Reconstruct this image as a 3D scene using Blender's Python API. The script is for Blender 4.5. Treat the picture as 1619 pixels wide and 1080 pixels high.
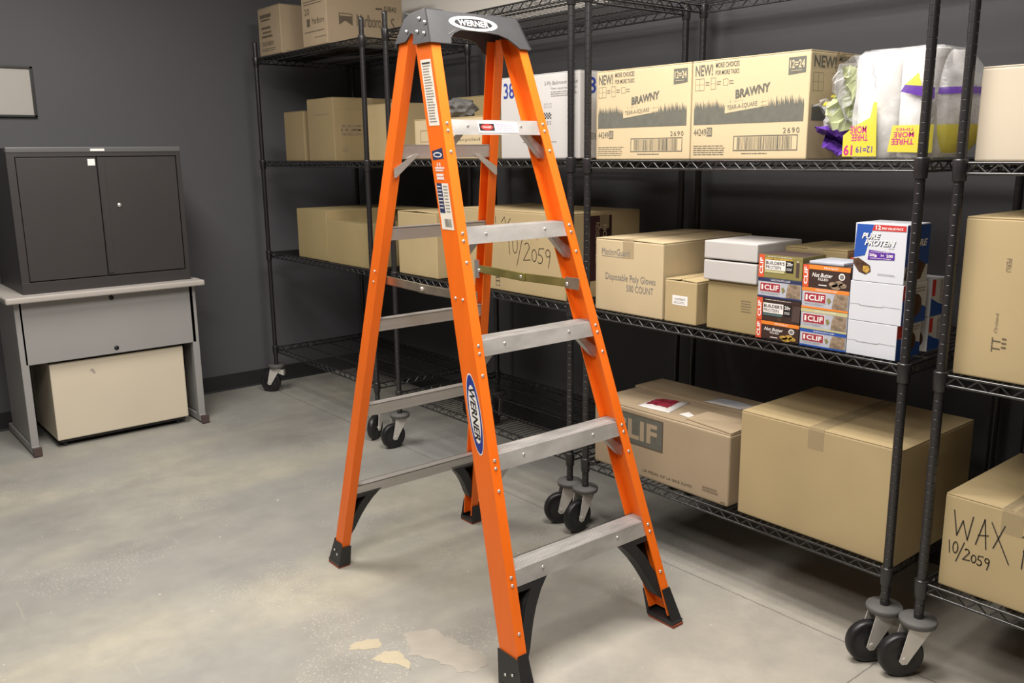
import bpy, bmesh, math, random
from mathutils import Vector, Matrix
random.seed(7)
PI = math.pi
SC = bpy.context.scene
COL = SC.collection
for o in list(bpy.data.objects): bpy.data.objects.remove(o)

# ------------------------------------------------------------------ camera
CAMP = Vector((0.82993, -2.28831, 1.44754))
YAW, PITCH, ROLL, FPX = 0.879533, 0.210327, -0.010957, 1400.1
fw = Vector((-math.sin(YAW)*math.cos(PITCH), math.cos(YAW)*math.cos(PITCH), -math.sin(PITCH)))
rt = fw.cross(Vector((0, 0, 1))).normalized(); up = rt.cross(fw)
c_, s_ = math.cos(ROLL), math.sin(ROLL)
rt, up = c_*rt + s_*up, -s_*rt + c_*up
cd = bpy.data.cameras.new('camera'); cam = bpy.data.objects.new('camera', cd); COL.objects.link(cam)
cam.matrix_world = Matrix(((rt.x, up.x, -fw.x, CAMP.x), (rt.y, up.y, -fw.y, CAMP.y), (rt.z, up.z, -fw.z, CAMP.z), (0, 0, 0, 1)))
cd.sensor_width = 36; cd.lens = FPX/1619*36; cd.clip_start = .02
SC.camera = cam

# ------------------------------------------------------------------ world, lamps, exposure
W = bpy.data.worlds.new('world'); SC.world = W; W.use_nodes = True
W.node_tree.nodes['Background'].inputs[0].default_value = (1, .93, .84, 1)
W.node_tree.nodes['Background'].inputs[1].default_value = .10
vs = SC.view_settings
vs.view_transform = 'Standard'; vs.look = 'None'; vs.gamma = 1; vs.use_curve_mapping = False
vs.exposure = 0.0
CEIL = 2.9
def lamp(x, y, sx, sy, watts, col=(1, .945, .885)):
    l = bpy.data.lights.new('ceiling_light', 'AREA'); l.shape = 'RECTANGLE'; l.size = sx; l.size_y = sy
    l.energy = watts; l.color = col
    o = bpy.data.objects.new('ceiling_light_lamp', l); COL.objects.link(o); o.location = (x, y, CEIL-.07)
    return o
LAMPS = [(-.80, -.72, 1.2, .6, 84), (.0, -2.35, 1.2, .6, 66), (-2.65, -1.5, 1.2, .6, 66)]
for a in LAMPS: lamp(*a)

# ------------------------------------------------------------------ materials
def lin(r, g, b):
    f = lambda c: (c/255/12.92 if c/255 <= .04045 else ((c/255+.055)/1.055)**2.4)
    return (f(r), f(g), f(b), 1)
def mat(name, col, rough=.6, metal=0, noise=0, nscale=8, bump=0, bscale=60, spec=.5, coat=0, alpha=1, trans=0, stretch=None, alt=None):
    m = bpy.data.materials.new(name); m.use_nodes = True; nt = m.node_tree; b = nt.nodes['Principled BSDF']
    b.inputs['Base Color'].default_value = col; b.inputs['Roughness'].default_value = rough
    b.inputs['Metallic'].default_value = metal; b.inputs['Specular IOR Level'].default_value = spec
    b.inputs['Coat Weight'].default_value = coat; b.inputs['Alpha'].default_value = alpha
    b.inputs['Transmission Weight'].default_value = trans
    tc = nt.nodes.new('ShaderNodeTexCoord'); src = tc.outputs['Object']
    if stretch:
        mp = nt.nodes.new('ShaderNodeMapping'); mp.inputs['Scale'].default_value = stretch
        nt.links.new(src, mp.inputs[0]); src = mp.outputs[0]
    if noise:
        n = nt.nodes.new('ShaderNodeTexNoise'); n.inputs['Scale'].default_value = nscale; n.inputs['Detail'].default_value = 5
        nt.links.new(src, n.inputs['Vector'])
        r = nt.nodes.new('ShaderNodeValToRGB'); r.color_ramp.elements[0].position = .3; r.color_ramp.elements[1].position = .7
        c2 = alt or tuple(min(1, c*(1+noise)) for c in col[:3])+(1,)
        r.color_ramp.elements[0].color = tuple(c*(1-noise) for c in col[:3])+(1,); r.color_ramp.elements[1].color = c2
        nt.links.new(n.outputs[0], r.inputs[0]); nt.links.new(r.outputs[0], b.inputs['Base Color'])
    if bump:
        n2 = nt.nodes.new('ShaderNodeTexNoise'); n2.inputs['Scale'].default_value = bscale
        nt.links.new(src, n2.inputs['Vector'])
        bp = nt.nodes.new('ShaderNodeBump'); bp.inputs['Strength'].default_value = bump; bp.inputs['Distance'].default_value = .002
        nt.links.new(n2.outputs[0], bp.inputs['Height']); nt.links.new(bp.outputs[0], b.inputs['Normal'])
    return m
M = dict(
    orange=mat('orange_fiberglass', (.86, .155, .008, 1), .38, noise=.05, nscale=20, bump=.05, bscale=300, stretch=(1, 1, .05)),
    alu=mat('brushed_aluminium', (.58, .56, .54, 1), .42, metal=.7, noise=.08, nscale=60, stretch=(1, .03, 1)),
    alu_worn=mat('worn_aluminium_tread', (.50, .485, .47, 1), .5, metal=.6, noise=.22, nscale=14, stretch=(3, .6, 1)),
    steel=mat('zinc_steel', (.56, .49, .38, 1), .35, metal=.85, noise=.15, nscale=25),
    olive=mat('olive_steel', (.46, .41, .14, 1), .35, metal=.7, noise=.15, nscale=25),  # steel with an olive tint, for the far spreader bar
    rivet=mat('rivet_metal', (.75, .72, .7, 1), .3, metal=.8),
    blackpl=mat('black_plastic', (.018, .018, .019, 1), .42, noise=.1, nscale=40, bump=.08, bscale=400),
    cap=mat('dark_grey_plastic', (.045, .045, .048, 1), .42, noise=.08, nscale=30, bump=.1, bscale=500),
    redpad=mat('red_rubber', (.30, .07, .03, 1), .8),
    white=mat('white_print', (.80, .77, .74, 1), .5),
    cream_lab=mat('label_paper', (.78, .72, .62, 1), .5),
    black=mat('black_print', (.01, .01, .012, 1), .5),
    grey_pr=mat('grey_print', (.20, .19, .18, 1), .6),
    blue_pr=mat('blue_print', (.02, .04, .25, 1), .45),
    red_pr=mat('red_print', (.50, .03, .03, 1), .5),
    shelf=mat('black_epoxy_wire', (.014, .014, .015, 1), .22, spec=.8, noise=.1),
    post=mat('black_epoxy_post', (.018, .017, .018, 1), .30, spec=.6, noise=.1),
    rubber=mat('black_rubber_wheel', (.012, .012, .013, 1), .42, noise=.2),
    bumper=mat('grey_rubber_bumper', (.10, .097, .093, 1), .65, noise=.1),
    fork=mat('caster_steel', (.66, .63, .58, 1), .35, metal=.3, noise=.08),
    card=mat('cardboard', (.415, .32, .17, 1), .75, noise=.06, nscale=4, bump=.06, bscale=90),
    card_b=mat('cardboard_olive', (.31, .24, .115, 1), .75, noise=.06, nscale=4, bump=.06, bscale=90),
    card_k=mat('cardboard_dark_olive', (.225, .17, .085, 1), .75, noise=.06, nscale=4, bump=.06, bscale=90),
    card_l=mat('cardboard_pale', (.50, .40, .245, 1), .75, noise=.05, nscale=4, bump=.06, bscale=90),
    card_d=mat('cardboard_pinkish', (.35, .27, .175, 1), .75, noise=.06, nscale=4, bump=.06, bscale=90),
    card_w=mat('white_cardboard', (.49, .475, .46, 1), .6, noise=.03, nscale=6),
    card_c=mat('cream_cardboard', (.52, .45, .35, 1), .65, noise=.03, nscale=6),
    tape=mat('clear_packing_tape', (.60, .49, .30, 1), .3, alpha=.35),
    print_br=mat('brown_box_print', (.10, .075, .05, 1), .7),
    print_gr=mat('grey_green_box_print', (.105, .105, .085, 1), .7, noise=.1, nscale=60),
    print_mid=mat('mid_brown_box_print', (.20, .15, .10, 1), .7),
    ink=mat('marker_ink', (.02, .018, .015, 1), .5),
    dkbrown=mat('dark_maroon_print', (.035, .012, .014, 1), .5),
    wall=mat('grey_wall_paint', (.086, .086, .094, 1), .75, noise=.03, nscale=1.5, bump=.05, bscale=200),
    wallb=mat('shaded_back_wall_grey', (.052, .052, .057, 1), .7, noise=.03, nscale=1.5, bump=.05, bscale=200),  # back wall grey, darkened to stand in for the shade behind the shelving
    cream=mat('cream_upper_wall', (.84, .80, .74, 1), .8, noise=.02, nscale=2),
    base=mat('black_vinyl_base', (.018, .018, .02, 1), .5),
    ceil=mat('ceiling_tile', (.42, .41, .40, 1), .9, noise=.03, nscale=30),
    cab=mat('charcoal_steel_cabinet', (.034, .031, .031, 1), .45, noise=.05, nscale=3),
    cabl=mat('charcoal_steel_lip_lit', (.10, .10, .102, 1), .35, noise=.05, nscale=3),  # cabinet steel in a lighter tone, as the lip is turned to the light
    cabd=mat('cabinet_gap', (.008, .008, .008, 1), .7),
    desk=mat('grey_laminate', (.40, .37, .34, 1), .5, noise=.04, nscale=5),
    panel=mat('grey_painted_steel', (.29, .285, .28, 1), .5, noise=.04, nscale=2),
    brown=mat('brown_end_cap', (.07, .045, .04, 1), .6),
    creambox=mat('cream_painted_board', (.62, .55, .43, 1), .55, noise=.03, nscale=3),
    frame=mat('black_picture_frame', (.012, .014, .012, 1), .35),
    paper=mat('framed_paper', (.38, .36, .33, 1), .5, noise=.02, nscale=2),
    orange_pr=mat('orange_print', (.75, .22, .03, 1), .45),
    red_side=mat('red_orange_print', (.62, .09, .035, 1), .45),
    dkchoc=mat('dark_brown_print', (.045, .025, .02, 1), .45),
    olive_pr=mat('olive_print', (.23, .20, .07, 1), .45),
    navy=mat('navy_print', (.025, .035, .10, 1), .45),
    royal=mat('royal_blue_print', (.02, .08, .36, 1), .4),
    sky_pr=mat('light_blue_grey_print', (.42, .44, .50, 1), .45, noise=.08, nscale=30),
    maroon=mat('maroon_print', (.33, .03, .05, 1), .45),
    purple=mat('purple_print', (.10, .03, .30, 1), .35),
    oat=mat('oat_brown_print', (.26, .19, .13, 1), .6, noise=.5, nscale=90),
    choc=mat('chocolate_print', (.07, .035, .02, 1), .5, noise=.5, nscale=70),
    gold=mat('golden_nut_print', (.45, .27, .05, 1), .5, noise=.5, nscale=120),
    olgreen=mat('pale_olive_print', (.50, .47, .25, 1), .45),
    whitebox=mat('white_glossy_board', (.60, .62, .67, 1), .4, noise=.02, nscale=6),
    rollp=mat('white_tissue_paper', (.66, .645, .62, 1), .85, bump=.3, bscale=160),
    yellow=mat('yellow_film_print', (.60, .53, .06, 1), .25, alpha=.92),
    lime=mat('lime_film_print', (.55, .60, .34, 1), .2, alpha=.75),
    violet=mat('purple_film_print', (.11, .04, .30, 1), .2, alpha=.93),
    pink=mat('magenta_print', (.45, .03, .18, 1), .4),
    teal=mat('teal_print', (.08, .14, .14, 1), .45),
    redfoil=mat('red_foil', (.20, .02, .035, 1), .25, noise=.5, nscale=50, bump=.4, bscale=60),
    bag=mat('clear_bag_white', (.70, .68, .66, 1), .2, alpha=.85, bump=.4, bscale=40),
)
def film_mat():
    m = bpy.data.materials.new('clear_plastic_film'); m.use_nodes = True; nt = m.node_tree; b = nt.nodes['Principled BSDF']
    b.inputs['Base Color'].default_value = (.8, .8, .82, 1); b.inputs['Roughness'].default_value = .12
    n = nt.nodes.new('ShaderNodeTexNoise'); n.inputs['Scale'].default_value = 16; n.inputs['Detail'].default_value = 3
    mr = nt.nodes.new('ShaderNodeMapRange'); mr.inputs[1].default_value = .35; mr.inputs[2].default_value = .75
    mr.inputs[3].default_value = .16; mr.inputs[4].default_value = .55
    tc = nt.nodes.new('ShaderNodeTexCoord'); nt.links.new(tc.outputs['Object'], n.inputs['Vector'])
    nt.links.new(n.outputs[0], mr.inputs[0]); nt.links.new(mr.outputs[0], b.inputs['Alpha'])
    bp = nt.nodes.new('ShaderNodeBump'); bp.inputs['Strength'].default_value = .5; bp.inputs['Distance'].default_value = .01
    nt.links.new(n.outputs[0], bp.inputs['Height']); nt.links.new(bp.outputs[0], b.inputs['Normal'])
    return m
M['film'] = film_mat()

def floor_mat():
    m = bpy.data.materials.new('worn_concrete'); m.use_nodes = True; nt = m.node_tree; L = nt.links; b = nt.nodes['Principled BSDF']
    tc = nt.nodes.new('ShaderNodeTexCoord'); src = tc.outputs['Object']
    def noise(scale, detail=6, rough=.6, st=None):
        n = nt.nodes.new('ShaderNodeTexNoise'); n.inputs['Scale'].default_value = scale; n.inputs['Detail'].default_value = detail; n.inputs['Roughness'].default_value = rough
        if st:
            mp = nt.nodes.new('ShaderNodeMapping'); mp.inputs['Scale'].default_value = st; mp.inputs['Rotation'].default_value = (0, 0, .5)
            L.new(src, mp.inputs[0]); L.new(mp.outputs[0], n.inputs['Vector'])
        else: L.new(src, n.inputs['Vector'])
        return n.outputs[0]
    def ramp(f, stops):
        r = nt.nodes.new('ShaderNodeValToRGB'); e = r.color_ramp.elements
        e[0].position, e[0].color = stops[0]; e[1].position, e[1].color = stops[-1]
        for p, c in stops[1:-1]: q = e.new(p); q.color = c
        L.new(f, r.inputs[0]); return r.outputs[0]
    def mix(fac, a, bb):
        x = nt.nodes.new('ShaderNodeMix'); x.data_type = 'RGBA'
        if isinstance(fac, float): x.inputs[0].default_value = fac
        else: L.new(fac, x.inputs[0])
        for i, v in ((6, a), (7, bb)):
            if isinstance(v, tuple): x.inputs[i].default_value = v
            else: L.new(v, x.inputs[i])
        return x.outputs[2]
    def math_(op, a, bb=0.0):
        x = nt.nodes.new('ShaderNodeMath'); x.operation = op
        for i, v in ((0, a), (1, bb)):
            if isinstance(v, (int, float)): x.inputs[i].default_value = v
            else: L.new(v, x.inputs[i])
        return x.outputs[0]
    basec = ramp(noise(1.3, 5, .55, (1.6, .7, 1)), [(.32, (.255, .247, .222, 1)), (.5, (.328, .315, .276, 1)), (.68, (.42, .395, .315, 1))])
    mid = ramp(noise(7, 8, .65), [(.35, (.80, .80, .82, 1)), (.65, (1.0, 1.0, 1.0, 1))])
    mm = nt.nodes.new('ShaderNodeMix'); mm.data_type = 'RGBA'; mm.blend_type = 'MULTIPLY'; mm.inputs[0].default_value = .8
    L.new(basec, mm.inputs[6]); L.new(mid, mm.inputs[7]); col = mm.outputs[2]
    grey = noise(.9, 3, .5)
    col = mix(ramp(grey, [(.45, (0, 0, 0, 1)), (.62, (.55, .55, .55, 1))]), col, (.285, .29, .28, 1))
    # the floor turns paler towards the right-hand shelving, with a ragged edge
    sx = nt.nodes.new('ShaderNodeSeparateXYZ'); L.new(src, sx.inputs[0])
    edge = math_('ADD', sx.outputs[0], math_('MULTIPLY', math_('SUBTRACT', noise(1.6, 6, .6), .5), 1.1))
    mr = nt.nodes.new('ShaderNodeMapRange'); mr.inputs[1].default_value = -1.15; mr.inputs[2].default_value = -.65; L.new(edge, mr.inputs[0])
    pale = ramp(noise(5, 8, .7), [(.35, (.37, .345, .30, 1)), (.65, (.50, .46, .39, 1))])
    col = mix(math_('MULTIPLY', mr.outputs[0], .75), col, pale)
    # pitted light speckle in worn areas
    pit = math_('MULTIPLY', math_('GREATER_THAN', noise(120, 3, .6), .60), math_('GREATER_THAN', noise(2.2, 4, .6), .56))
    col = mix(math_('MULTIPLY', pit, .6), col, (.50, .47, .40, 1))
    fleck = math_('MULTIPLY', math_('GREATER_THAN', noise(45, 2, .5), .745), math_('GREATER_THAN', noise(3, 3, .5), .50))
    col = mix(math_('MULTIPLY', fleck, .8), col, (.62, .59, .52, 1))
    scr = math_('GREATER_THAN', noise(9, 4, .6, (.25, 3.5, 1)), .70)
    col = mix(math_('MULTIPLY', scr, .25), col, (.45, .42, .34, 1))
    # saw-cut joints
    sep = nt.nodes.new('ShaderNodeSeparateXYZ'); L.new(src, sep.inputs[0])
    wob = math_('MULTIPLY', math_('SUBTRACT', noise(30, 3), .5), .01)
    j1 = math_('LESS_THAN', math_('ABSOLUTE', math_('SUBTRACT', math_('ADD', sep.outputs[1], wob), .008)), .0022)
    j2 = math_('MULTIPLY', math_('LESS_THAN', math_('ABSOLUTE', math_('ADD', math_('ADD', sep.outputs[0], wob), .279)), .002), math_('LESS_THAN', sep.outputs[1], .0))
    j = math_('MAXIMUM', j1, j2)
    col = mix(math_('MULTIPLY', j, .6), col, (.06, .05, .045, 1))
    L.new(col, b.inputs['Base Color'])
    rr = nt.nodes.new('ShaderNodeMapRange'); rr.inputs[3].default_value = .38; rr.inputs[4].default_value = .62
    L.new(noise(3, 5), rr.inputs[0]); L.new(rr.outputs[0], b.inputs['Roughness'])
    bp = nt.nodes.new('ShaderNodeBump'); bp.inputs['Strength'].default_value = .15; bp.inputs['Distance'].default_value = .002
    L.new(noise(90, 6), bp.inputs['Height']); L.new(bp.outputs[0], b.inputs['Normal'])
    return m
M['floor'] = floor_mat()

# ------------------------------------------------------------------ helpers
ORG = {}
def tag(o, label, cat, group=None):
    o['label'] = label; o['category'] = cat
    if group: o['group'] = group
    return o
def root(name, loc, label, cat, group=None):
    o = bpy.data.objects.new(name, None); COL.objects.link(o); o.location = loc; o.empty_display_size = .05
    ORG[o.name] = Vector(loc); return tag(o, label, cat, group)
class MB:
    """collects shapes given in room coordinates"""
    def __init__(s): s.v = []; s.f = []; s.sm = []
    def add(s, vs_, fs, smooth=False):
        n = len(s.v); s.v += [Vector(v) for v in vs_]; s.f += [tuple(i+n for i in f) for f in fs]; s.sm += [smooth]*len(fs)
        return s
    def box(s, x0, x1, y0, y1, z0, z1, T=None):
        vs_ = [(x, y, z) for z in (z0, z1) for x, y in ((x0, y0), (x1, y0), (x1, y1), (x0, y1))]
        if T: vs_ = [T(*v) for v in vs_]
        return s.add(vs_, [(3, 2, 1, 0), (4, 5, 6, 7), (0, 1, 5, 4), (1, 2, 6, 5), (2, 3, 7, 6), (3, 0, 4, 7)])
    def bbox(s, x0, x1, y0, y1, z0, z1, r=.003, T=None, seg=2):
        bm = bmesh.new(); bmesh.ops.create_cube(bm, size=1)
        for v in bm.verts: v.co = Vector(((x0+x1)/2+v.co.x*(x1-x0), (y0+y1)/2+v.co.y*(y1-y0), (z0+z1)/2+v.co.z*(z1-z0)))
        r = min(r, .45*min(x1-x0, y1-y0, z1-z0))
        bmesh.ops.bevel(bm, geom=bm.edges[:], offset=r, segments=seg, affect='EDGES', profile=.6)
        bm.verts.index_update()
        vs_ = [tuple(v.co) for v in bm.verts]; fs = [tuple(v.index for v in f.verts) for f in bm.faces]; bm.free()
        if T: vs_ = [T(*v) for v in vs_]
        return s.add(vs_, fs)
    def tube(s, p, q, r, n=8, r2=None, caps=True, smooth=True):
        p, q = Vector(p), Vector(q); d = (q-p).normalized(); a = d.orthogonal().normalized(); b = d.cross(a)
        r2 = r if r2 is None else r2; vs_ = []
        for c, rr in ((p, r), (q, r2)):
            for i in range(n):
                t = 2*PI*i/n; vs_.append(c+rr*(math.cos(t)*a+math.sin(t)*b))
        fs = [(i, (i+1) % n, n+(i+1) % n, n+i) for i in range(n)]
        s.add(vs_, fs, smooth and n > 5)
        if caps: s.add(vs_, [tuple(range(n))[::-1], tuple(range(n, 2*n))])
        return s
    def lathe(s, c, axis, prof, n=20, smooth=True):
        c = Vector(c); d = Vector(axis).normalized(); a = d.orthogonal().normalized(); b = d.cross(a); vs_ = []
        for h, r in prof:
            for i in range(n):
                t = 2*PI*i/n; vs_.append(c+h*d+r*(math.cos(t)*a+math.sin(t)*b))
        fs = []
        for k in range(len(prof)-1):
            for i in range(n): fs.append((k*n+i, k*n+(i+1) % n, (k+1)*n+(i+1) % n, (k+1)*n+i))
        s.add(vs_, fs, smooth)
        s.add(vs_[:n], [tuple(range(n))[::-1]]); s.add(vs_[-n:], [tuple(range(n))]); return s
    def prism(s, pts, A, Bv):
        """polygon pts (3D list) swept by vector from A to Bv offsets"""
        n = len(pts); A = Vector(A); Bv = Vector(Bv)
        vs_ = [Vector(p)+A for p in pts]+[Vector(p)+Bv for p in pts]
        fs = [tuple(range(n))[::-1], tuple(range(n, 2*n))]+[(i, (i+1) % n, n+(i+1) % n, n+i) for i in range(n)]
        return s.add(vs_, fs)
    def build(s, name, m, parent=None, origin=None, kind=None):
        if parent is not None: org = ORG[parent.name]
        elif origin is not None: org = Vector(origin)
        else:
            xs = [v.x for v in s.v]; ys = [v.y for v in s.v]; zs = [v.z for v in s.v]
            org = Vector(((min(xs)+max(xs))/2, (min(ys)+max(ys))/2, min(zs)))
        me = bpy.data.meshes.new(name); me.from_pydata([tuple(v-org) for v in s.v], [], s.f)
        me.polygons.foreach_set('use_smooth', s.sm); me.update()
        bm = bmesh.new(); bm.from_mesh(me)
        if len(bm.faces) < 60000 and not getattr(s, 'flat', False): bmesh.ops.recalc_face_normals(bm, faces=bm.faces)
        bm.to_mesh(me); bm.free()
        me.materials.append(M[m] if isinstance(m, str) else m)
        o = bpy.data.objects.new(name, me); COL.objects.link(o)
        if parent is not None: o.parent = parent
        else: o.location = org
        ORG[o.name] = org
        if kind: o['kind'] = kind
        return o

# --- lettering: builtin font turned into flat print
_tc = {}
def glyphs(txt, bold=0, shear=0, space=1):
    k = (txt, bold, shear, space)
    if k in _tc: return _tc[k]
    cu = bpy.data.curves.new('t', 'FONT'); cu.body = txt; cu.size = 1; cu.offset = bold; cu.shear = shear; cu.resolution_u = 3; cu.space_character = space
    ob = bpy.data.objects.new('t', cu); COL.objects.link(ob)
    dg = bpy.context.evaluated_depsgraph_get(); me = bpy.data.meshes.new_from_object(ob.evaluated_get(dg))
    vs_ = [(v.co.x, v.co.y) for v in me.vertices]; fs = [tuple(p.vertices) for p in me.polygons]
    bpy.data.objects.remove(ob); bpy.data.curves.remove(cu); bpy.data.meshes.remove(me)
    if not vs_: vs_ = [(0, 0), (1, 0), (1, 1)]; fs = [(0, 1, 2)]
    x0 = min(v[0] for v in vs_); x1 = max(v[0] for v in vs_); y0 = min(v[1] for v in vs_); y1 = max(v[1] for v in vs_)
    vs_ = [((x-x0)/(x1-x0), (y-y0)/(y1-y0)) for x, y in vs_]
    _tc[k] = (vs_, fs); return _tc[k]
class Print:
    """flat print on a face: o = lower left corner, U = full width, V = full height; coordinates are fractions"""
    def __init__(s, o, U, V, T=None):
        s.o, s.U, s.V = Vector(o), Vector(U), Vector(V); s.n = s.U.cross(s.V).normalized(); s.q = {}; s.T = T
    def _mb(s, m, layer): return s.q.setdefault((m, layer), ([], []))
    def _add(s, m, layer, pts, fs):
        vs_, ff = s._mb(m, layer); n = len(vs_)
        vs_ += [s.o+a*s.U+b*s.V+s.n*(.0005+.0003*layer) for a, b in pts]; ff += [tuple(i+n for i in f) for f in fs]
        return s
    def poly(s, m, pts, layer=0): return s._add(m, layer, pts, [tuple(range(len(pts)))])
    def rect(s, m, a0, b0, a1, b1, layer=0): return s.poly(m, [(a0, b0), (a1, b0), (a1, b1), (a0, b1)], layer)
    def ring(s, m, a0, b0, a1, b1, wm=.0015, layer=0):
        wa = wm/s.U.length; wb = wm/s.V.length
        s.rect(m, a0, b0, a1, b0+wb, layer); s.rect(m, a0, b1-wb, a1, b1, layer)
        s.rect(m, a0, b0+wb, a0+wa, b1-wb, layer); return s.rect(m, a1-wa, b0+wb, a1, b1-wb, layer)
    def ellipse(s, m, ca, cb, ra, rb, layer=0, n=36):
        return s.poly(m, [(ca+ra*math.cos(2*PI*i/n), cb+rb*math.sin(2*PI*i/n)) for i in range(n)], layer)
    def text(s, m, txt, a0, b0, a1, b1, layer=1, bold=0, shear=0, rise=0, rot=0, space=1):
        """rise = how much the right end is lifted; rot = quarter turns"""
        g, fs = glyphs(txt, bold, shear, space); pts = []
        for x, y in g:
            if rot == 1: x, y = 1-y, x
            elif rot == 2: x, y = 1-x, 1-y
            elif rot == 3: x, y = y, 1-x
            pts.append((a0+x*(a1-a0), b0+y*(b1-b0)+rise*x))
        return s._add(m, layer, pts, fs)
    def line(s, m, pts, wm=.002, layer=1):
        L, H = s.U.length, s.V.length
        P_ = [Vector((a*L, b*H)) for a, b in pts]
        for p, q in zip(P_, P_[1:]):
            d = (q-p); 
            if d.length < 1e-6: continue
            d = d.normalized(); nn = Vector((-d.y, d.x))*wm/2; p2, q2 = p-d*wm*.4, q+d*wm*.4
            s._add(m, layer, [((v.x)/L, (v.y)/H) for v in (p2-nn, q2-nn, q2+nn, p2+nn)], [(0, 1, 2, 3)])
        return s
    def lines(s, m, a0, b0, a1, b1, n, layer=1, frac=.35, ragged=.15):
        h = (b1-b0)/n
        for i in range(n):
            e = a1-(a1-a0)*ragged*random.random()
            x = a0; y = b0+h*(i+.5-frac/2)
            while x < e-.004:
                w = (a1-a0)*random.uniform(.05, .16); s.rect(m, x, y, min(x+w, e), y+h*frac, layer); x += w+(a1-a0)*.02
        return s
    def bars(s, m, a0, b0, a1, b1, n=28, layer=1):
        x = a0; st = (a1-a0)/n
        for i in range(n):
            w = st*random.choice((.25, .4, .6)); s.rect(m, x, b0, x+w, b1, layer); x += st
        return s
    def build(s, name, parent, names=None):
        out = []
        for (m, layer), (vs_, ff) in s.q.items():
            mb = MB(); mb.flat = True
            if s.T: vs_ = [s.T(v) for v in vs_]
            mb.add(vs_, ff); nm = (names or {}).get(m, name)
            out.append(mb.build(nm, m, parent))
        s.q = {}; return out
def front(x0, x1, z0, z1, y): return Print((x0, y, z0), (x1-x0, 0, 0), (0, 0, z1-z0))
def side(y0, y1, z0, z1, x): return Print((x, y0, z0), (0, y1-y0, 0), (0, 0, z1-z0))
def topf(x0, x1, y0, y1, z): return Print((x0, y0, z), (x1-x0, 0, 0), (0, y1-y0, 0))

# ------------------------------------------------------------------ room
XW, YW = -4.48, .73
X1, Y0 = 3.2, -5.2
mb = MB(); mb.add([(XW-.1, Y0-.1, 0), (X1+.1, Y0-.1, 0), (X1+.1, YW+.1, 0), (XW-.1, YW+.1, 0)], [(0, 1, 2, 3)]); mb.flat = True
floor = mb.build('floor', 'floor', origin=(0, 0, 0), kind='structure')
MB().box(XW-.1, X1+.1, Y0-.1, YW+.1, CEIL, CEIL+.1).build('ceiling', 'ceil', kind='structure')
MB().box(XW-.1, XW, Y0, YW+.1, 0, CEIL).build('wall_left', 'wall', kind='structure')
wb = MB().box(XW, X1, YW, YW+.1, 0, 2.10).build('wall_back', 'wallb', kind='structure')
MB().box(XW, X1, YW, YW+.1, 2.10, CEIL).build('upper_wall', 'cream', wb)  # top band of the same wall, in a brighter cream
MB().box(X1, X1+.1, Y0, YW+.1, 0, CEIL).build('wall_right', 'wall', kind='structure')
MB().box(XW-.1, X1+.1, Y0-.1, Y0, 0, CEIL).build('wall_front', 'wall', kind='structure')
def base(name, pts, vec):
    MB().prism(pts, (0, 0, 0), vec).build(name, 'base', kind='structure')
base('baseboard_left', [(XW, Y0, 0), (XW+.012, Y0, 0), (XW+.008, Y0, .012), (XW+.006, Y0, .098), (XW, Y0, .10)], (0, YW-Y0, 0))
base('baseboard_back', [(XW+.012, YW, 0), (XW+.012, YW-.012, 0), (XW+.012, YW-.008, .012), (XW+.012, YW-.006, .098), (XW+.012, YW, .10)], (X1-XW-.02, 0, 0))
# bare patches where the floor coating has worn away
def patch(pts, m, amp=.012):
    out = []
    n = len(pts)
    for i in range(n):
        p, q = Vector(pts[i]), Vector(pts[(i+1) % n])
        for k in range(6):
            v = p.lerp(q, k/6); out.append((v.x+random.uniform(-amp, amp), v.y+random.uniform(-amp, amp), .0006))
    mb = MB(); mb.flat = True; mb.add(out, [tuple(range(len(out)))])
    o = mb.build('bare_patch', m, floor)
    return o
M['patch1'] = mat('bare_concrete_tan', (.43, .375, .265, 1), .7, noise=.06, nscale=12)
M['patch2'] = mat('bare_concrete_grey', (.355, .325, .275, 1), .7, noise=.08, nscale=12)
def ccw(p):
    a = sum(p[i][0]*p[(i+1) % len(p)][1]-p[(i+1) % len(p)][0]*p[i][1] for i in range(len(p)))
    return p if a > 0 else p[::-1]
patch(ccw([(-1.354, -1.129), (-1.351, -1.083), (-1.326, -1.042), (-1.284, -1.059), (-1.296, -1.104), (-1.332, -1.141)]), 'patch1', .004)
patch(ccw([(-1.245, -1.118), (-1.253, -1.065), (-1.228, -1.036), (-1.148, -1.045), (-1.123, -1.065), (-1.17, -1.075), (-1.20, -1.10)]), 'patch1', .004)
patch(ccw([(-1.306, -.964), (-1.254, -.881), (-1.16, -.877), (-1.10, -.86), (-1.032, -.86), (-.994, -.891), (-1.008, -.955), (-1.088, -.975), (-1.189, -1.017)]), 'patch2', .010)

# ceiling fixtures over the lamps
for i, a in enumerate(LAMPS):
    x, y, sx, sy = a[:4]
    place = ['the aisle beside the ladder', 'the room behind the camera', 'the floor in front of the dark cabinet'][i]
    r = root('ceiling_light', (x, y, CEIL-.06), 'white fluorescent ceiling light over '+place, 'light', 'ceiling lights')
    mb = MB()
    for q in ((x-sx/2-.03, x+sx/2+.03, y-sy/2-.03, y-sy/2), (x-sx/2-.03, x+sx/2+.03, y+sy/2, y+sy/2+.03), (x-sx/2-.03, x-sx/2, y-sy/2, y+sy/2), (x+sx/2, x+sx/2+.03, y-sy/2, y+sy/2)):
        mb.box(*q, CEIL-.06, CEIL)
    mb.build('housing', 'card_w', r)

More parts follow.
